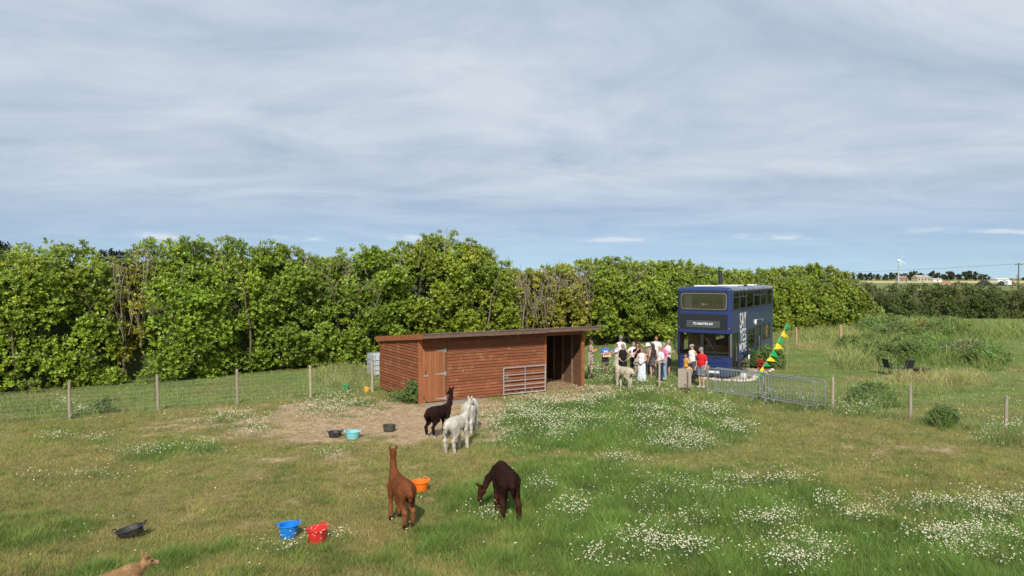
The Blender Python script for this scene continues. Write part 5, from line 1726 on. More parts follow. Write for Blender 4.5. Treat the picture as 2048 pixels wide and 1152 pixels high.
        o = obj(nm, me, mat('heap' + lab[:10], col, rough=0.85, var=0.2, nscale=0.6), None, at_far(px, d)); o.rotation_euler = (0, 0, 0.15)
        tag(o, lab, cat)
    heap(1893, 430, 9.5, 3.0, (0.27, 0.17, 0.10), 'brown earth heap in the field beyond the hedge', 'earth_heap', 'heap')
    heap(1917, 425, 4.5, 2.6, (0.20, 0.13, 0.085), 'small dark earth heap right of the larger one', 'earth_heap', 'heap')
    heap(1968, 400, 11.0, 3.2, (0.014, 0.016, 0.02), 'long black plastic covered bale stack', 'bale_stack', 'bales')
    heap(2003, 405, 6.0, 2.8, (0.02, 0.022, 0.026), 'shorter black covered bale stack at right', 'bale_stack', 'bales')
    heap(2025, 402, 4.5, 2.6, (0.12, 0.065, 0.045), 'reddish covered heap beside the white trailer', 'covered_heap', 'heap')
    t = thing('trailer', 'white box trailer among the black bale stacks', 'trailer', at_far(2016, 398), 0.2)
    MB().box(-1.3, 1.3, -1.2, 1.2, 0.6, 3.2).build('box', wm, t, bevel=0.08)
    for x in (-0.6, 0.6):
        MB().lathe([(0.4, -0.1), (0.4, 0.1)], 14).xf(Matrix.Translation((x, -1.1, 0.4)) @ Matrix.Rotation(R(90), 4, 'X')).build('wheel', GASK, t)


far_scene()

# ================================================================== SDF BODIES (one continuous surface per body)
def smin(a, b, k):
    h = np.maximum(k - np.abs(a - b), 0) / k
    return np.minimum(a, b) - h * h * k * 0.25


def V3(*a):
    return np.array(a, float)


def cap(a, b, ra, rb=None, k=None):
    return ('c', np.asarray(a, float), np.asarray(b, float), ra, ra if rb is None else rb, k)


def elp(c, r, rot=None, k=None):
    return ('e', np.asarray(c, float), np.asarray(r, float), rot, None, k)


def chain(pts, rs, k=None):
    return [cap(pts[i], pts[i + 1], rs[i], rs[i + 1], k) for i in range(len(pts) - 1)]


def sdf_mesh(prims, vox, k=0.03, cuts=(), noise=0.0, nfreq=30.0):
    lo = np.full(3, 1e9); hi = -lo
    bbs = []
    for p in prims:
        if p[0] == 'c':
            l = np.minimum(p[1] - p[3], p[2] - p[4]); h = np.maximum(p[1] + p[3], p[2] + p[4])
        else:
            m = p[2].max() if p[3] is not None else p[2]
            l = p[1] - m; h = p[1] + m
        bbs.append((l, h)); lo = np.minimum(lo, l); hi = np.maximum(hi, h)
    lo = lo - 3 * vox; hi = hi + 3 * vox
    n = np.ceil((hi - lo) / vox).astype(int) + 1
    D = np.full(n, 1.0, np.float32)
    ax = [lo[i] + vox * np.arange(n[i]) for i in range(3)]
    for p, (l, h) in zip(prims, bbs):
        kk = p[5] if p[5] is not None else k
        mg = kk + 2.5 * vox
        i0 = np.maximum(0, np.floor((l - mg - lo) / vox).astype(int)); i1 = np.minimum(n, np.ceil((h + mg - lo) / vox).astype(int) + 1)
        sl = tuple(slice(a, b) for a, b in zip(i0, i1))
        P = np.stack(np.meshgrid(ax[0][sl[0]], ax[1][sl[1]], ax[2][sl[2]], indexing='ij'), -1)
        if p[0] == 'c':
            ba = p[2] - p[1]; pa = P - p[1]
            t = np.clip((pa @ ba) / max(1e-9, ba @ ba), 0, 1)
            d = np.linalg.norm(pa - t[..., None] * ba, axis=-1) - (p[3] + (p[4] - p[3]) * t)
        else:
            q = P - p[1]
            if p[3] is not None:
                q = q @ p[3]
            r = p[2]
            k0 = np.linalg.norm(q / r, axis=-1); k1 = np.linalg.norm(q / (r * r), axis=-1)
            d = k0 * (k0 - 1) / np.maximum(k1, 1e-6)
        D[sl] = smin(D[sl], d.astype(np.float32), kk)
    if noise or len(cuts):
        P = np.stack(np.meshgrid(*ax, indexing='ij'), -1)
        if noise:
            D += noise * (np.sin(P[..., 0] * nfreq + 2 * np.sin(P[..., 1] * nfreq * .7)) * np.sin(P[..., 2] * nfreq * 1.1 + 1.3 * np.sin(P[..., 0] * nfreq * .6)) + 0.5 * np.sin(P[..., 1] * nfreq * 2.1 + P[..., 2] * nfreq * 1.7)).astype(np.float32)
        for c, nn in cuts:                                # keep the side the normal points away from
            D = np.maximum(D, ((P - np.asarray(c)) @ np.asarray(nn, float)).astype(np.float32))
    # surface nets
    S = D < 0
    nx, ny, nz = n
    cnt = np.zeros((nx - 1, ny - 1, nz - 1), np.float32); pos = np.zeros((nx - 1, ny - 1, nz - 1, 3), np.float32)
    cor = [(a, b, c) for a in (0, 1) for b in (0, 1) for c in (0, 1)]

    def sub(A, o):
        return A[o[0]:nx - 1 + o[0], o[1]:ny - 1 + o[1], o[2]:nz - 1 + o[2]]
    for i in range(8):
        for j in range(i + 1, 8):
            if sum(abs(a - b) for a, b in zip(cor[i], cor[j])) != 1:
                continue
            a, b = sub(D, cor[i]), sub(D, cor[j])
            x = (a < 0) != (b < 0)
            t = np.where(x, a / np.where(x, a - b, 1), 0)
            for c in range(3):
                pos[..., c] += np.where(x, cor[i][c] + (cor[j][c] - cor[i][c]) * t, 0)
            cnt += x
    act = cnt > 0
    idx = -np.ones(act.shape, int); idx[act] = np.arange(act.sum())
    ijk = np.argwhere(act)
    V = lo + (ijk + pos[act] / cnt[act][:, None]) * vox
    F = []
    for axn in range(3):
        u, v = [(1, 2), (2, 0), (0, 1)][axn]
        s0 = [slice(1, -1)] * 3; s0[axn] = slice(0, -1)
        s1 = [slice(1, -1)] * 3; s1[axn] = slice(1, None)
        a = S[tuple(s0)]; b = S[tuple(s1)]
        e = np.argwhere(a != b)
        if not len(e):
            continue
        inside = a[tuple(e.T)]
        base = e.copy(); base[:, u] += 1; base[:, v] += 1
        q = []
        for du, dv in ((-1, -1), (0, -1), (0, 0), (-1, 0)):
            c = base.copy(); c[:, u] += du; c[:, v] += dv
            c = np.minimum(c, np.array(idx.shape) - 1)
            q.append(idx[tuple(c.T)])
        q = np.stack(q, 1)
        q[~inside] = q[~inside][:, ::-1]
        F.append(q)
    F = np.concatenate(F)
    return V, F[(F >= 0).all(1)]


def join_vf(parts):
    V = []; F = []; b = 0
    for v, f in parts:
        V.append(v); F.append(f + b); b += len(v)
    return np.concatenate(V), np.concatenate(F)


# ------------------------------------------------------------------ alpacas
def fleece(o, me, c, hd, H, s):
    """short woolly locks standing off the shorn body"""
    n = len(me.vertices)
    co = np.empty(n * 3, np.float32); me.vertices.foreach_get('co', co); co = co.reshape(-1, 3)
    no = np.empty(n * 3, np.float32); me.vertices.foreach_get('normal', no); no = no.reshape(-1, 3)
    face = np.linalg.norm(co - (H + hd * 0.12 * s), axis=1) < 0.10 * s
    keep = (RNG.random(n) < 0.8) & ~face & (co[:, 2] > 0.07)
    co, no, cc = co[keep], no[keep], c[keep]; n = len(co)
    ln = RNG.uniform(0.008, 0.022, n) * np.where(co[:, 2] < 0.5, 0.8, 1.0)
    d = no + RNG.normal(0, 0.35, (n, 3)) + np.array((0, -0.15, -0.45)); d /= np.linalg.norm(d, axis=1)[:, None]
    t = np.cross(d, RNG.normal(0, 1, (n, 3))); t /= np.linalg.norm(t, axis=1)[:, None]
    w_ = 0.006
    V = np.stack([co - t * w_ - no * 0.003, co + t * w_ - no * 0.003, co + d * ln[:, None]], 1).reshape(-1, 3)
    K = np.repeat(cc * RNG.uniform(0.75, 1.25, (n, 1)), 3, 0)
    f = obj('fleece', np_mesh('fleece', V, np.arange(3 * n).reshape(n, 3), K), mat('alpaca_wool', attr=True, rough=0.95, var=0, spec=0.1, transl=0.15), o)
    f['kind'] = 'stuff'


def mirror(p):
    return V3(-p[0], p[1], p[2])


def build_alpaca(label, px, py, head_deg, col, neck, head_dir, height=1.0, legs=None, foot=None, shank=None, face=None, name='alpaca', vox=0.0155, dy=0.0, tail=True, pos=None):
    """head_deg: heading, 0 = facing away from the camera (+Y), positive turns left; neck: local points after the chest"""
    P = pos or (G(px, py) + Vector((0, dy, 0)))
    s = height
    L = dict(fl=(-0.105, 0.30, 0), fr=(0.105, 0.26, 0), hl=(-0.12, -0.36, 0), hr=(0.12, -0.36, 0))
    if legs:
        L.update(legs)
    pr = []
    # trunk: deep chest, tucked belly, rounded rump
    pr += [elp((0, 0.22, 0.77), (0.155, 0.24, 0.205)), elp((0, 0.0, 0.765), (0.188, 0.30, 0.20)), elp((0, -0.24, 0.80), (0.178, 0.24, 0.18)),
           elp((0, -0.40, 0.80), (0.12, 0.13, 0.15)), elp((0, -0.05, 0.86), (0.13, 0.38, 0.115)), elp((0, 0.30, 0.86), (0.11, 0.16, 0.13))]
    nk = [V3(0, 0.26, 0.84)] + [V3(*p) for p in neck]
    rs = np.interp(np.linspace(0, 1, len(nk)), [0, 0.35, 0.7, 1], [0.115, 0.076, 0.060, 0.057])
    pr += chain(nk, rs, 0.05)
    hd = V3(*head_dir); hd /= np.linalg.norm(hd)
    H = nk[-1]
    side = np.cross(hd, V3(0, 0, 1)); side /= max(1e-6, np.linalg.norm(side)); up = np.cross(side, hd)
    rot = np.stack([side, hd, up], 1)
    pr += [elp(H + hd * 0.035 + up * 0.015, (0.068, 0.095, 0.075), rot), cap(H + hd * 0.06, H + hd * 0.175 - up * 0.022, 0.052, 0.036),
           elp(H + hd * 0.185 - up * 0.028, (0.034, 0.036, 0.032), rot), elp(H - hd * 0.01 + up * 0.072, (0.05, 0.055, 0.035), rot)]
    for sg in (-1, 1):
        b = H - hd * 0.03 + up * 0.075 + side * sg * 0.045
        t = b + up * 0.115 + side * sg * 0.03 - hd * 0.01
        m = (b + t) / 2 + side * sg * 0.012
        pr += [cap(b, m, 0.02, 0.023, 0.012), cap(m, t, 0.023, 0.007, 0.012)]
    # legs
    for sg, key in ((-1, 'fl'), (1, 'fr')):
        f = V3(*L[key]); sh = V3(sg * 0.105, 0.27, 0.74); el = V3(sg * 0.115, 0.24, 0.57)
        kn = (el * 0.45 + V3(f[0], f[1], 0) * 0.55); kn[2] = 0.33 + 0.3 * f[2]; kn[1] += 0.025
        ft = V3(f[0], f[1], 0.09 + f[2])
        pr += [cap(sh, el, 0.09, 0.064), cap(el, kn, 0.058, 0.040), cap(kn, ft, 0.041, 0.034), elp((kn + ft) / 2 + V3(0, -0.004, 0.02), (0.040, 0.044, 0.11)),
               cap(ft, f + V3(0, 0.02, 0.03), 0.032, 0.030), cap(f + V3(-0.012, 0.01, 0.024), f + V3(-0.016, 0.06, 0.02), 0.02, 0.014), cap(f + V3(0.012, 0.01, 0.024), f + V3(0.016, 0.06, 0.02), 0.02, 0.014)]
    for sg, key in ((-1, 'hl'), (1, 'hr')):
        f = V3(*L[key]); hp = V3(sg * 0.095, -0.30, 0.77); st = V3(sg * 0.125, -0.20 + 0.35 * (f[1] + 0.36), 0.575)
        hk = V3(f[0] * 0.9 + sg * 0.012, f[1] - 0.055, 0.355 + 0.5 * f[2]); ft = V3(f[0], f[1] + 0.005, 0.09 + f[2])
        pr += [cap(hp, st, 0.125, 0.085), cap(V3(sg * 0.10, -0.36, 0.72), (st + hk) / 2 + V3(0, -0.02, 0), 0.09, 0.052), cap(st, hk, 0.076, 0.040), cap(hk, ft, 0.039, 0.033),
               elp((hk + ft) / 2 + V3(0, 0, 0.02), (0.039, 0.044, 0.11)), cap(ft, f + V3(0, 0.02, 0.03), 0.032, 0.030),
               cap(f + V3(-0.012, 0.01, 0.024), f + V3(-0.016, 0.06, 0.02), 0.02, 0.014), cap(f + V3(0.012, 0.01, 0.024), f + V3(0.016, 0.06, 0.02), 0.02, 0.014)]
    if tail:
        pr += [cap((0, -0.50, 0.86), (0, -0.555, 0.74), 0.045, 0.05), cap((0, -0.555, 0.74), (0, -0.545, 0.62), 0.05, 0.028)]
    V, F = sdf_mesh(pr, vox / s, 0.035, noise=0.0026, nfreq=48.0)
    c = np.tile(np.asarray(col, float), (len(V), 1))
    z = V[:, 2]
    headness = np.linalg.norm(V - (H + hd * 0.15), axis=1)
    if shank is not None:
        c = lerp(c, np.tile(shank, (len(V), 1)), 1 - sstep(0.38, 0.58, z + 0.05 * np.sin(V[:, 0] * 40)))
    if foot is not None:
        c = lerp(c, np.tile(foot, (len(V), 1)), 1 - sstep(0.07, 0.14, z))
    if face is not None:
        c = lerp(c, np.tile(face, (len(V), 1)), 1 - sstep(0.06, 0.13, headness))
    # eyes and nostrils
    for sg in (-1, 1):
        e = H + hd * 0.075 + up * 0.035 + side * sg * 0.062
        c = lerp(c, np.tile((0.006, 0.005, 0.005), (len(V), 1)), 1 - sstep(0.014, 0.024, np.linalg.norm(V - e, axis=1)))
    c = lerp(c, np.tile((0.03, 0.025, 0.022), (len(V), 1)), 0.7 * (1 - sstep(0.012, 0.03, np.linalg.norm(V - (H + hd * 0.22 - up * 0.02), axis=1))))
    me = np_mesh(name, V * s, F, c, True)
    o = obj(name, me, mat('alpaca_fleece', attr=True, rough=0.95, var=0.3, nscale=5, bump=0.55, bscale=55, spec=0.12), None, P)
    o.rotation_euler = (0, 0, R(head_deg))
    tag(o, label, 'alpaca', 'alpacas in the paddock')
    fleece(o, me, c, hd, H * s, s)
    return o


DKB = (0.026, 0.011, 0.008); GING = (0.165, 0.055, 0.022); WHT = (0.50, 0.46, 0.40); TAN = (0.34, 0.20, 0.10)
# ginger one, walking away, head up
build_alpaca('ginger-brown alpaca seen from behind in front of the orange tub', 800, 1049, 30, GING, [(0.0, 0.39, 0.98), (0.0, 0.43, 1.16), (0, 0.44, 1.36)], (0.35, 1, -0.05), 0.92,
             dict(hl=(-0.07, -0.40, 0), hr=(0.13, -0.34, 0), fl=(-0.12, 0.26, 0), fr=(0.10, 0.34, 0)), foot=(0.03, 0.012, 0.007), shank=(0.23, 0.085, 0.035))
# dark one grazing
build_alpaca('dark brown alpaca grazing with its head down in the green grass', 1010, 1036, 15, DKB, [(-0.06, 0.44, 0.80), (-0.20, 0.50, 0.62), (-0.33, 0.46, 0.40)], (-0.55, -0.25, -0.75), 1.03,
             dict(hl=(-0.13, -0.30, 0), hr=(0.15, -0.42, 0), fl=(-0.11, 0.22, 0), fr=(0.08, 0.36, 0)), shank=(0.05, 0.017, 0.010))
# black-brown by the shed, head turned left
build_alpaca('blackish brown alpaca looking left by the shed door', 878, 874, -42, (0.022, 0.010, 0.008), [(0.0, 0.44, 0.98), (0.0, 0.50, 1.18), (0, 0.51, 1.34)], (-0.95, 0.1, -0.12), 0.94,
             dict(hl=(-0.12, -0.40, 0), hr=(0.12, -0.32, 0)), foot=(0.5, 0.46, 0.42))
# white in front
build_alpaca('white alpaca standing side-on in front of the shed, rump towards camera', 914, 903, -30, WHT, [(0.0, 0.45, 0.95), (0.02, 0.53, 1.13), (0.04, 0.58, 1.28)], (0.25, 0.9, -0.3), 0.97,
             dict(hl=(-0.12, -0.38, 0), hr=(0.11, -0.30, 0), fl=(-0.1, 0.24, 0), fr=(0.11, 0.34, 0)))
build_alpaca('white alpaca behind the other white one with its head lowered', 941, 864, -12, (0.52, 0.49, 0.44), [(-0.04, 0.48, 0.80), (-0.10, 0.60, 0.58), (-0.12, 0.66, 0.38)], (-0.1, 0.6, -0.7), 0.98)
build_alpaca('cream alpaca facing the crowd of people', 1248, 776, 42, (0.47, 0.42, 0.33), [(0.0, 0.42, 0.98), (0.0, 0.46, 1.18), (0, 0.465, 1.36)], (0.30, 0.9, 0.0), 0.92,
             dict(hl=(-0.12, -0.38, 0), hr=(0.12, -0.30, 0)), vox=0.015)
build_alpaca('tan alpaca cut off by the lower left corner of the photo', 0, 0, -25, TAN, [(0.0, 0.42, 0.84), (0.0, 0.50, 0.87), (0.02, 0.555, 0.915)], (0.25, 1, -0.15), 0.84,
             face=(0.40, 0.26, 0.15), pos=Vector((-5.27, 8.95, 0)))


# ------------------------------------------------------------------ people
SKIN = [(0.48, 0.27, 0.19), (0.42, 0.22, 0.15), (0.52, 0.31, 0.23)]


def hand_vf(w, d, palm_n, side, curl=0.5):
    """five fingers on a palm; w wrist point, d direction, palm_n palm normal, side towards the thumb"""
    d = d / np.linalg.norm(d); palm_n = palm_n - d * (palm_n @ d); palm_n /= np.linalg.norm(palm_n)
    sd = np.cross(d, palm_n); sd = sd if sd @ side > 0 else -sd
    pc = w + d * 0.045
    pr = [elp(pc, (0.040, 0.048, 0.017), np.stack([sd, d, palm_n], 1), 0.01), cap(w - d * 0.02, w + d * 0.02, 0.026, 0.028, 0.012)]
    for i, (o, ln) in enumerate(((0.030, 0.070), (0.010, 0.080), (-0.011, 0.074), (-0.030, 0.058))):
        b = w + d * 0.082 + sd * o
        d1 = d * math.cos(curl * 0.6) + palm_n * math.sin(curl * 0.6); d2 = d * math.cos(curl * 1.5) + palm_n * math.sin(curl * 1.5)
        m = b + d1 * ln * 0.5
        pr += [cap(b - d * 0.01, m, 0.0098, 0.009, 0.004), cap(m, m + d2 * ln * 0.5, 0.009, 0.0075, 0.004)]
    tb = w + d * 0.022 + sd * 0.03
    t1 = tb + (sd * 0.7 + d * 0.7 + palm_n * 0.2) * 0.036
    pr += [cap(tb, t1, 0.013, 0.0105, 0.006), cap(t1, t1 + (d * 0.85 + sd * 0.3 + palm_n * 0.35) * 0.03, 0.0105, 0.008, 0.005)]
    return sdf_mesh(pr, 0.008, 0.008)


ARMS = {  # right-side (x>0) elbow and wrist in the 1.75 m frame; y forward
    'down': ((0.235, -0.03, 1.13), (0.245, 0.06, 0.88)),
    'hip': ((0.36, -0.10, 1.17), (0.20, 0.06, 1.02)),
    'phone': ((0.225, 0.02, 1.15), (0.10, 0.25, 1.20)),
    'hold': ((0.235, 0.02, 1.14), (0.15, 0.27, 1.08)),
    'reach': ((0.24, 0.22, 1.26), (0.20, 0.50, 1.20)),
    'head': ((0.30, 0.16, 1.58), (0.12, 0.13, 1.72)),
    'chin': ((0.23, 0.10, 1.16), (0.08, 0.16, 1.40)),
    'back': ((0.26, -0.10, 1.15), (0.16, -0.12, 0.98)),
    'front': ((0.235, 0.06, 1.13), (0.06, 0.20, 0.98)),
}


def person(label, px, py, h, face_deg, top, top_col, bot, bot_col, hair, hair_col, la='down', ra='down', girth=1.0, hat=None, hat_col=None, glasses=False,
           shoes=(0.05, 0.05, 0.05), skin=0, stride=0.0, bend=0.0, pat=None, sleeve=0.55, dy=0.0, headturn=0.0, headdown=0.0, botpat=None):
    """face_deg: 0 = facing the camera (-Y), positive turns towards the photo's left... local +y is forward"""
    P = G(px, py) + Vector((0, dy, 0))
    s = h / 1.75
    root = thing('person', label, 'person', P, R(180 + face_deg), 'people around the alpacas')
    g = girth
    bk = bend

    def up(p):                                     # lean of everything above the hips
        p = np.asarray(p, float)
        if p[2] > 0.95:
            q = p - V3(0, 0, 0.95); c, sn = math.cos(bk), math.sin(bk)
            return V3(q[0], q[1] * c + q[2] * sn, 0.95 - q[1] * sn + q[2] * c)
        return p
    sh = [up((sg * 0.175 * (0.75 + 0.25 * g), 0.0, 1.39)) for sg in (-1, 1)]
    hip = [V3(sg * 0.088, 0, 0.92) for sg in (-1, 1)]
    kn = [V3(sg * 0.10, 0.025 + sg * stride * 0.5, 0.50) for sg in (-1, 1)]
    an = [V3(sg * 0.105, -0.015 + sg * stride, 0.085) for sg in (-1, 1)]
    arms = []
    for i, (sg, nm) in enumerate(((-1, la), (1, ra))):
        e, w_ = ARMS[nm]
        arms.append((up((sg * e[0] * (0.8 + 0.2 * g), e[1], e[2])), up((sg * w_[0] * (0.85 + 0.15 * g), w_[1] + 0.06 * (g - 1), w_[2]))))
    torso = lambda o: [elp(up((0, 0.0, 1.29)), (0.165 * g + o, 0.108 * g + o, 0.185 + o)), elp(up((0, 0.012 * g + 0.03 * (g - 1), 1.09)), (0.145 * g + o, 0.105 * g + o, 0.17 + o)),
                       elp((0, -0.01, 0.95), (0.160 * (0.5 + 0.5 * g) + o, 0.115 * (0.4 + 0.6 * g) + o, 0.125 + o)), cap(up((-0.045, -0.005, 1.435)), sh[0] * 0.92 + up((0, 0, 1.38)) * 0.08, 0.052 + o, 0.046 + o), cap(up((0.045, -0.005, 1.435)), sh[1] * 0.92 + up((0, 0, 1.38)) * 0.08, 0.052 + o, 0.046 + o)]
    legs = lambda o, f=1.0: [q for i in range(2) for q in (cap(hip[i], kn[i], 0.088 * (0.6 + 0.4 * g) + o, 0.056 + o), cap(kn[i], an[i], 0.053 + o, 0.037 + o), elp((kn[i] * 0.65 + an[i] * 0.35) + V3(0, -0.02, 0), (0.052 + o, 0.056 + o, 0.12)))]
    skn = np.asarray(SKIN[skin % 3])
    hc = up((0, 0.02, 1.635)); ht = R(headturn)
    fw = V3(-math.sin(ht), math.cos(ht), 0); rt = V3(math.cos(ht), math.sin(ht), 0)
    dn = R(headdown + math.degrees(bk) * 0.5)
    fw2 = fw * math.cos(dn) - V3(0, 0, 1) * math.sin(dn); upv = fw * math.sin(dn) + V3(0, 0, 1) * math.cos(dn)
    rot = np.stack([rt, fw2, upv], 1)
    body = torso(0.0) + legs(0.0)
    body += [cap(up((0, 0, 1.44)), hc - upv * 0.06, 0.056, 0.05)]
    for i in range(2):
        e, w_ = arms[i]
        body += [cap(sh[i], e, 0.050 * (0.7 + 0.3 * g), 0.040), cap(e, w_, 0.040, 0.027)]
        body += [cap(an[i], an[i] + V3(0, 0.02, -0.045), 0.038, 0.036), cap(an[i] + V3(0, -0.03, -0.05), an[i] + V3((1 if i else -1) * 0.015, 0.15, -0.058), 0.036, 0.028)]
    parts = [sdf_mesh(body, 0.025, 0.03)]
    head = [elp(hc + upv * 0.01, (0.073, 0.092, 0.105), rot, 0.02), elp(hc - upv * 0.055 + fw2 * 0.022, (0.054, 0.064, 0.058), rot, 0.02), cap(hc - upv * 0.04 - fw2 * 0.01, hc - upv * 0.13 - fw2 * 0.02, 0.05, 0.053, 0.02),
            cap(hc + fw2 * 0.088 + upv * 0.012, hc + fw2 * 0.104 - upv * 0.022, 0.009, 0.014, 0.012), elp(hc + rt * 0.076 - upv * 0.005, (0.012, 0.02, 0.03), rot, 0.008), elp(hc - rt * 0.076 - upv * 0.005, (0.012, 0.02, 0.03), rot, 0.008),
            cap(hc + fw2 * 0.078 - upv * 0.052 - rt * 0.018, hc + fw2 * 0.078 - upv * 0.052 + rt * 0.018, 0.010, 0.010, 0.006)]
    parts.append(sdf_mesh(head, 0.013, 0.02))
    for i in range(2):
        e, w_ = arms[i]; d = w_ - e
        nm = (la, ra)[i]
        curl = {'down': 0.45, 'phone': 1.0, 'hold': 0.9, 'hip': 0.7, 'head': 0.4, 'reach': 0.5}.get(nm, 0.6)
        parts.append(hand_vf(w_ - d / np.linalg.norm(d) * 0.005, d, V3(-(1 if i else -1), 0.0, 0.15), V3(0, 1, 0.2), curl))
    V, F = join_vf(parts)
    c = np.tile(skn, (len(V), 1))
    for sg in (-1, 1):
        e = hc + fw2 * 0.082 + upv * 0.012 + rt * sg * 0.032
        c = lerp(c, np.tile((0.02, 0.015, 0.012), (len(V), 1)), 1 - sstep(0.010, 0.016, np.linalg.norm(V - e, axis=1)))
    c = lerp(c, np.tile((0.34, 0.10, 0.09), (len(V), 1)), 1 - sstep(0.012, 0.026, np.linalg.norm((V - (hc + fw2 * 0.088 - upv * 0.052)) * V3(0.6, 1, 1.5), axis=1)))
    obj('body', np_mesh('body', V * s, F, c, True), mat('skin', attr=True, rough=0.55, var=0.06, nscale=20, spec=0.35), root)

    def cloth(name, prims, colr, cuts=(), vox=0.023, k=0.03, pattern=None, nz=0.0025):
        V, F = sdf_mesh(prims, vox, k, cuts, noise=nz, nfreq=26)
        if pattern:
            key = 'cloth_%s_%s' % (name, pattern[0])
            m = pattern_mat(key, colr, pattern[1], pattern[2])
        else:
            m = mat('cloth_%.3f_%.3f_%.3f' % tuple(colr), colr, rough=0.88, var=0.10, nscale=9, bump=0.15, bscale=30, spec=0.2)
        return obj(name, np_mesh(name, V * s, F, None, True), m, root)
    # top
    nz_ = up((0, 0, 1.505)); nv = up((0, 0, 2.505)) - nz_
    if top in ('tee', 'tank', 'strapless', 'dress'):
        tp = torso(0.017)
        if top == 'tee':
            for i in range(2):
                e = arms[i][0]; en = sh[i] + (e - sh[i]) * sleeve
                tp += [cap(sh[i] + V3(0, 0, -0.01), en, 0.062 * (0.7 + 0.3 * g), 0.062)]
        elif top == 'tank':
            tp = tp[:3] + [cap(up((sg * 0.095, -0.005, 1.415)), up((sg * 0.09, 0, 1.3)), 0.062, 0.07) for sg in (-1, 1)]
        elif top == 'strapless':
            tp = tp[:3]; nz_ = up((0, 0, 1.36))
        cuts = [(nz_, nv)]
        if top == 'dress':
            tp = torso(0.017)[:3] + [elp((0, 0, 0.70), (0.20, 0.17, 0.40)), cap((0, 0, 0.9), (0.0, 0, 0.16), 0.15, 0.235), cap(sh[0] * 0.5 + up((0, 0, 1.42)) * 0.5, up((-0.08, 0, 1.3)), 0.045), cap(sh[1] * 0.5 + up((0, 0, 1.42)) * 0.5, up((0.08, 0, 1.3)), 0.045)]
            cuts.append((V3(0, 0, 0.08), V3(0, 0, -1)))
        elif top == 'strapless':
            cuts.append((V3(0, 0, 0.84), V3(0, 0, -1)))
        else:
            cuts.append((V3(0, 0, 0.86), V3(0, 0, -1)))
        cloth('top', tp, top_col, cuts, pattern=pat)
    # bottom
    if bot == 'trousers':
        bp = [elp((0, -0.01, 0.95), (0.172 * (0.5 + 0.5 * g), 0.128 * (0.4 + 0.6 * g), 0.12))] + [q for i in range(2) for q in (cap(hip[i], kn[i], 0.105 * (0.6 + 0.4 * g), 0.078), cap(kn[i], an[i] + V3(0, 0, -0.02), 0.076, 0.068))]
        cloth('trousers', bp, bot_col, [(V3(0, 0, 0.06), V3(0, 0, -1)), (V3(0, 0, 1.02), V3(0, 0, 1))], pattern=botpat)
    elif bot == 'shorts':
        bp = [elp((0, -0.01, 0.95), (0.172 * (0.5 + 0.5 * g), 0.128 * (0.4 + 0.6 * g), 0.12))] + [cap(hip[i], kn[i] + V3(0, 0, 0.0), 0.108 * (0.6 + 0.4 * g), 0.100) for i in range(2)]
        cloth('shorts', bp, bot_col, [(V3(0, 0, 0.52), V3(0, 0, -1)), (V3(0, 0, 1.02), V3(0, 0, 1))], pattern=botpat)
    elif bot == 'skirt':
        bp = [cap((0, 0, 1.0), (0, 0, 0.70), 0.15, 0.20), elp((0, 0, 0.9), (0.18, 0.15, 0.14))]
        cloth('skirt', bp, bot_col, [(V3(0, 0, 0.66), V3(0, 0, -1)), (V3(0, 0, 1.05), V3(0, 0, 1))], pattern=botpat)
    # shoes
    for i in range(2):
        sp = [cap(an[i] + V3(0, -0.035, -0.045), an[i] + V3((1 if i else -1) * 0.015, 0.15, -0.052), 0.046, 0.038), cap(an[i] + V3(0, 0, 0.0), an[i] + V3(0, 0.02, -0.04), 0.044, 0.044)]
        V, F = sdf_mesh(sp, 0.018, 0.02, [(V3(0, 0, 0.002), V3(0, 0, -1))])
        obj('shoe', np_mesh('shoe', V * s, F, None, True), mat('shoe_%.2f' % shoes[0], shoes, rough=0.7, var=0.15), root)
    # hair
    top_c = hc + upv * 0.012
    back = -fw2
    hcut = [(hc + fw2 * 0.035 - upv * 0.0, (fw2 * 0.8 - upv * 0.75))]
    hp = None
    if hair == 'short':
        hp = [elp(top_c + back * 0.008 + upv * 0.008, (0.082, 0.098, 0.112), rot)]
        hcut = [(hc + fw2 * 0.055 + upv * 0.03, (fw2 * 0.75 - upv * 0.66)), (hc - upv * 0.075, -upv)]
    elif hair == 'long':
        hp = [elp(top_c + back * 0.01 + upv * 0.006, (0.086, 0.10, 0.114), rot), cap(hc + back * 0.06, hc + back * 0.085 - upv * 0.28, 0.075, 0.06), cap(hc + back * 0.02 + rt * 0.06 - upv * 0.03, hc + back * 0.04 + rt * 0.075 - upv * 0.22, 0.035, 0.03), cap(hc + back * 0.02 - rt * 0.06 - upv * 0.03, hc + back * 0.04 - rt * 0.075 - upv * 0.22, 0.035, 0.03)]
        hcut = [(hc + fw2 * 0.045 + upv * 0.02, (fw2 * 0.85 - upv * 0.5))]
    elif hair == 'bun':
        hp = [elp(top_c + back * 0.012 + upv * 0.006, (0.082, 0.096, 0.11), rot), elp(hc + back * 0.085 + upv * 0.085, (0.05, 0.05, 0.045), rot), cap(hc + back * 0.05 + rt * 0.04, hc + back * 0.03 + rt * 0.07 - upv * 0.18, 0.03, 0.02)]
        hcut = [(hc + fw2 * 0.045 + upv * 0.02, (fw2 * 0.85 - upv * 0.5))]
    if hp:
        V, F = sdf_mesh(hp, 0.014, 0.02, hcut, noise=0.002, nfreq=90)
        obj('hair', np_mesh('hair', V * s, F, None, True), mat('hair_%.3f' % hair_col[0], hair_col, rough=0.6, var=0.25, nscale=30, stretch=(3, 3, 0.6)), root)
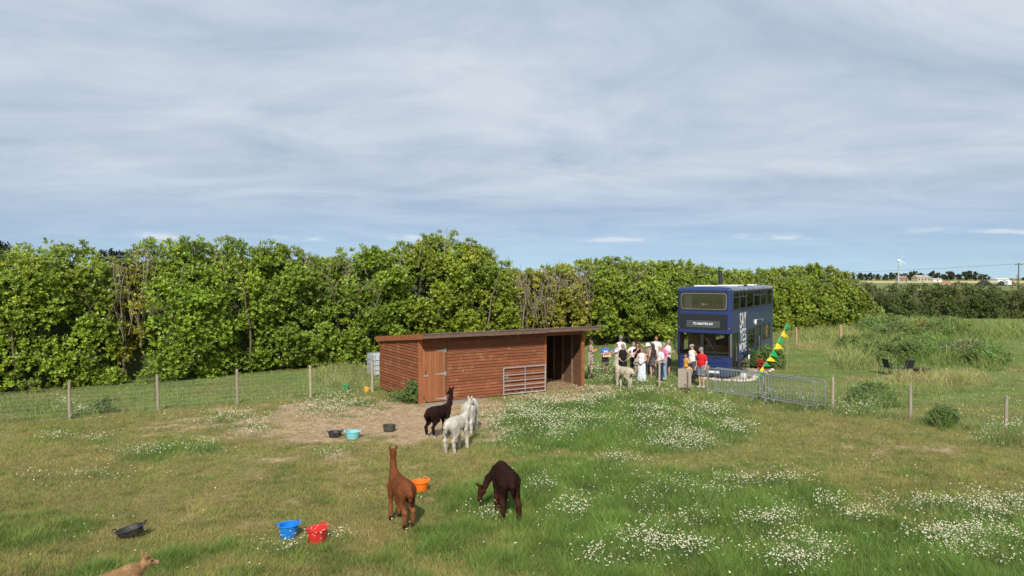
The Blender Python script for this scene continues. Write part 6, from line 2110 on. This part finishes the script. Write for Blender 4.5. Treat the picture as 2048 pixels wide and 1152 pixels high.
    if hat:
        m = mat('hat_%.3f_%.3f' % tuple(hat_col[:2]), hat_col, rough=0.85, var=0.08)
        if hat in ('cap', 'flat'):
            q = [elp(top_c + upv * 0.03, (0.092, 0.108, 0.095) if hat == 'cap' else (0.098, 0.118, 0.085), rot), cap(hc + fw2 * 0.09 + upv * 0.045 - rt * 0.045, hc + fw2 * 0.09 + upv * 0.045 + rt * 0.045, 0.016, 0.016), cap(hc + fw2 * 0.145 + upv * 0.035 - rt * 0.03, hc + fw2 * 0.145 + upv * 0.035 + rt * 0.03, 0.013, 0.013), cap(hc + fw2 * 0.08 + upv * 0.045, hc + fw2 * (0.165 if hat == 'cap' else 0.13) + upv * 0.03, 0.02, 0.012)]
            cu = [(hc + upv * 0.028, -upv)]
        else:
            q = [elp(top_c + upv * 0.03, (0.095, 0.108, 0.10), rot), cap(hc + upv * 0.05, hc + upv * 0.02, 0.12, 0.155)]
            cu = [(hc + upv * 0.022, -upv)]
        V, F = sdf_mesh(q, 0.014, 0.02, cu)
        obj('hat', np_mesh('hat', V * s, F, None, True), m, root)
    if glasses:
        q = [elp(hc + fw2 * 0.09 + upv * 0.014 + rt * sg * 0.033, (0.028, 0.012, 0.02), rot) for sg in (-1, 1)] + [cap(hc + fw2 * 0.095 + upv * 0.02 - rt * 0.02, hc + fw2 * 0.095 + upv * 0.02 + rt * 0.02, 0.006), cap(hc + fw2 * 0.07 + upv * 0.018 + rt * 0.066, hc + upv * 0.012 + rt * 0.078, 0.005), cap(hc + fw2 * 0.07 + upv * 0.018 - rt * 0.066, hc + upv * 0.012 - rt * 0.078, 0.005)]
        V, F = sdf_mesh(q, 0.006, 0.006)
        obj('sunglasses', np_mesh('sunglasses', V * s, F, None, True), mat('sunglass_black', (0.012, 0.012, 0.014), rough=0.2, var=0), root)
    M = Matrix.Translation(P) @ Matrix.Rotation(R(180 + face_deg), 4, 'Z')
    return root, lambda p: M @ Vector(tuple(np.asarray(p) * s)), arms, s


def pattern_mat(name, ca, cb, scale):
    if name in MATS:
        return MATS[name]
    m = mat(name, ca, rough=0.9, var=0.05)
    t = m.node_tree; L = t.links.new; bs = t.nodes['Principled BSDF']
    tc = nd(t, 'ShaderNodeTexCoord')
    n = nd(t, 'ShaderNodeTexNoise', Scale=scale, Detail=2.0, Distortion=1.2)
    L(tc.outputs['Object'], n.inputs['Vector'])
    f = ramp_n(t, n.outputs['Fac'], [(0.46, 0.0), (0.54, 1.0)])
    mx = nd(t, 'ShaderNodeMix', data_type='RGBA'); L(f, mx.inputs[0]); mx.inputs[6].default_value = (*ca, 1); mx.inputs[7].default_value = (*cb, 1)
    L(mx.outputs[2], bs.inputs['Base Color'])
    return m


WH = (0.66, 0.65, 0.64); NAVY = (0.018, 0.024, 0.05); BLK = (0.012, 0.012, 0.014); BRN = (0.055, 0.03, 0.018); GRY = (0.40, 0.39, 0.37)


def build_people():
    person('person in a patterned strapless playsuit with hands raised, nearest the shed', 1182, 748, 1.66, 90 + 15, 'strapless', (0.50, 0.44, 0.38), 'shorts', (0.50, 0.44, 0.38), 'bun', (0.09, 0.045, 0.022), 'phone', 'phone', 0.98,
           glasses=True, skin=0, pat=('zig', (0.07, 0.05, 0.05), 22), botpat=('zig', (0.07, 0.05, 0.05), 22), shoes=(0.45, 0.33, 0.22))
    r, M, arms, s = person('person in a blue T-shirt and khaki shorts holding a cardboard box', 1211, 749, 1.50, 4, 'tee', (0.025, 0.14, 0.52), 'shorts', (0.12, 0.115, 0.085), 'short', (0.02, 0.015, 0.012), 'hold', 'hold', 1.05, skin=1, headdown=25, shoes=(0.16, 0.12, 0.08))
    bx = MB().box(-0.20, 0.20, -0.10, 0.10, -0.02, 0.14).box(-0.205, 0.205, -0.105, -0.1, 0.13, 0.15).build('cardboard_box', mat('cardboard', (0.62, 0.42, 0.27), rough=0.85, var=0.1), None, loc=M((0, 0.34, 1.06)))
    bx.rotation_euler = r.rotation_euler; tag(bx, 'pale cardboard box held by the person in blue', 'box')
    text = text_mesh('shirt_print', 'BIT', 0.17, WHITE, r, Matrix.Translation((0, 0.142, 1.05)) @ Matrix.Rotation(R(180), 4, 'Z') @ Matrix.Rotation(R(90), 4, 'X'), 0.9, 0.006)
    person('tall person in white T-shirt, grey cap and sunglasses behind the black vest', 1242, 748, 1.84, 5, 'tee', WH, 'trousers', (0.10, 0.10, 0.11), 'short', BRN, 'down', 'down', 1.05, 'cap', (0.17, 0.18, 0.165), True, skin=2)
    person('person in blue and white shirt reaching towards the box', 1233, 752, 1.56, -80, 'tee', (0.04, 0.13, 0.42), 'shorts', (0.62, 0.62, 0.62), 'short', (0.10, 0.06, 0.035), 'reach', 'reach', 0.95, skin=1, pat=('shirtbw', (0.66, 0.66, 0.68), 5), shoes=(0.5, 0.5, 0.5))
    person('person in a black vest with hand on hip behind the cream alpaca', 1246, 763, 1.72, -12, 'tank', BLK, 'trousers', BLK, 'short', (0.24, 0.19, 0.15), 'hip', 'front', 1.18, glasses=True, skin=0)
    person('person in white T-shirt and black trousers half hidden behind raised arm', 1267, 752, 1.64, 20, 'tee', WH, 'trousers', BLK, 'long', (0.16, 0.09, 0.045), 'hip', 'hip', 0.95, skin=2)
    person('person in black top and patterned skirt raising one arm to the head', 1275, 756, 1.64, 15, 'tee', BLK, 'skirt', (0.03, 0.03, 0.035), 'long', (0.018, 0.013, 0.011), 'head', 'chin', 1.02, glasses=True, skin=0, botpat=('blackwhite', (0.45, 0.45, 0.45), 16), sleeve=0.3, headturn=-15)
    person('person in a long pale blue floral dress and sunglasses', 1284, 766, 1.60, -25, 'dress', (0.52, 0.60, 0.72), None, None, 'short', (0.10, 0.06, 0.04), 'front', 'front', 0.92, glasses=True, skin=0, pat=('floral', (0.78, 0.78, 0.77), 11), shoes=(0.4, 0.3, 0.2))
    person('person in a white bucket hat looking down', 1297, 755, 1.60, -55, 'tee', (0.22, 0.20, 0.19), 'trousers', (0.04, 0.045, 0.05), 'short', BRN, 'phone', 'phone', 0.98, 'bucket', (0.74, 0.72, 0.68), skin=0, headdown=20)
    person('person in a dark grey sleeveless dress, back half turned', 1306, 758, 1.66, -150, 'tank', (0.045, 0.04, 0.042), 'skirt', (0.035, 0.034, 0.036), 'long', (0.035, 0.02, 0.014), 'down', 'front', 1.05, skin=0, botpat=('sheer', (0.08, 0.08, 0.085), 7), shoes=(0.3, 0.2, 0.15))
    person('tall bareheaded person in a white shirt and sunglasses behind the grey dress', 1313, 749, 1.88, -8, 'tee', WH, 'trousers', (0.12, 0.14, 0.2), 'short', (0.13, 0.045, 0.02), 'front', 'down', 1.0, glasses=True, skin=2, headdown=10)
    person('person in a loose white T-shirt and navy trousers, side view', 1321, 765, 1.62, -65, 'tee', WH, 'trousers', NAVY, 'short', (0.33, 0.22, 0.13), 'hold', 'down', 1.12, skin=0, shoes=(0.6, 0.58, 0.55), sleeve=0.75, headdown=12)
    person('person in a pink top and pale blue trousers with a cap', 1329, 759, 1.68, -75, 'tee', (0.62, 0.20, 0.36), 'trousers', (0.20, 0.34, 0.50), 'short', (0.30, 0.22, 0.15), 'down', 'down', 0.98, 'cap', (0.25, 0.235, 0.22), skin=0, shoes=(0.6, 0.58, 0.55))
    r, M, arms, s = person('person in white T-shirt and black shorts checking a phone', 1337, 755, 1.77, 50, 'tee', WH, 'shorts', BLK, 'short', (0.30, 0.28, 0.27), 'phone', 'phone', 1.12, skin=1, stride=0.13, headdown=22, shoes=(0.03, 0.03, 0.03))
    ph = MB().box(-0.036, 0.036, -0.07, 0.07, -0.005, 0.005).build('phone', BLACKP, None, loc=M((0.0, 0.33, 1.24))); tag(ph, 'black phone held by the person in black shorts', 'phone')
    ph.rotation_euler = r.rotation_euler
    person('person in a white vest, grey flat cap and dark trousers', 1385, 765, 1.72, -60, 'tank', (0.74, 0.71, 0.66), 'trousers', (0.075, 0.078, 0.085), 'short', BRN, 'back', 'back', 1.05, 'flat', (0.27, 0.26, 0.245), skin=0, shoes=(0.06, 0.055, 0.05), headdown=6)
    person('person in a red T-shirt, grey shorts and cap', 1404, 776, 1.73, -55, 'tee', (0.56, 0.018, 0.022), 'shorts', (0.17, 0.19, 0.23), 'short', BRN, 'down', 'down', 1.18, 'cap', (0.21, 0.205, 0.215), skin=2, shoes=(0.42, 0.42, 0.44), sleeve=0.62, headdown=14)
    person('short person in an orange T-shirt beside the white vest', 1373, 768, 1.34, -70, 'tee', (0.62, 0.30, 0.06), 'shorts', BLK, 'short', (0.04, 0.02, 0.013), 'down', 'down', 0.95, skin=1)
    person('smallest person in orange top and black shorts beside the grey board', 1379, 777, 1.05, -160, 'tee', (0.62, 0.33, 0.10), 'shorts', BLK, 'short', (0.012, 0.01, 0.01), 'down', 'down', 0.98, skin=2, shoes=(0.5, 0.5, 0.5))


build_people()
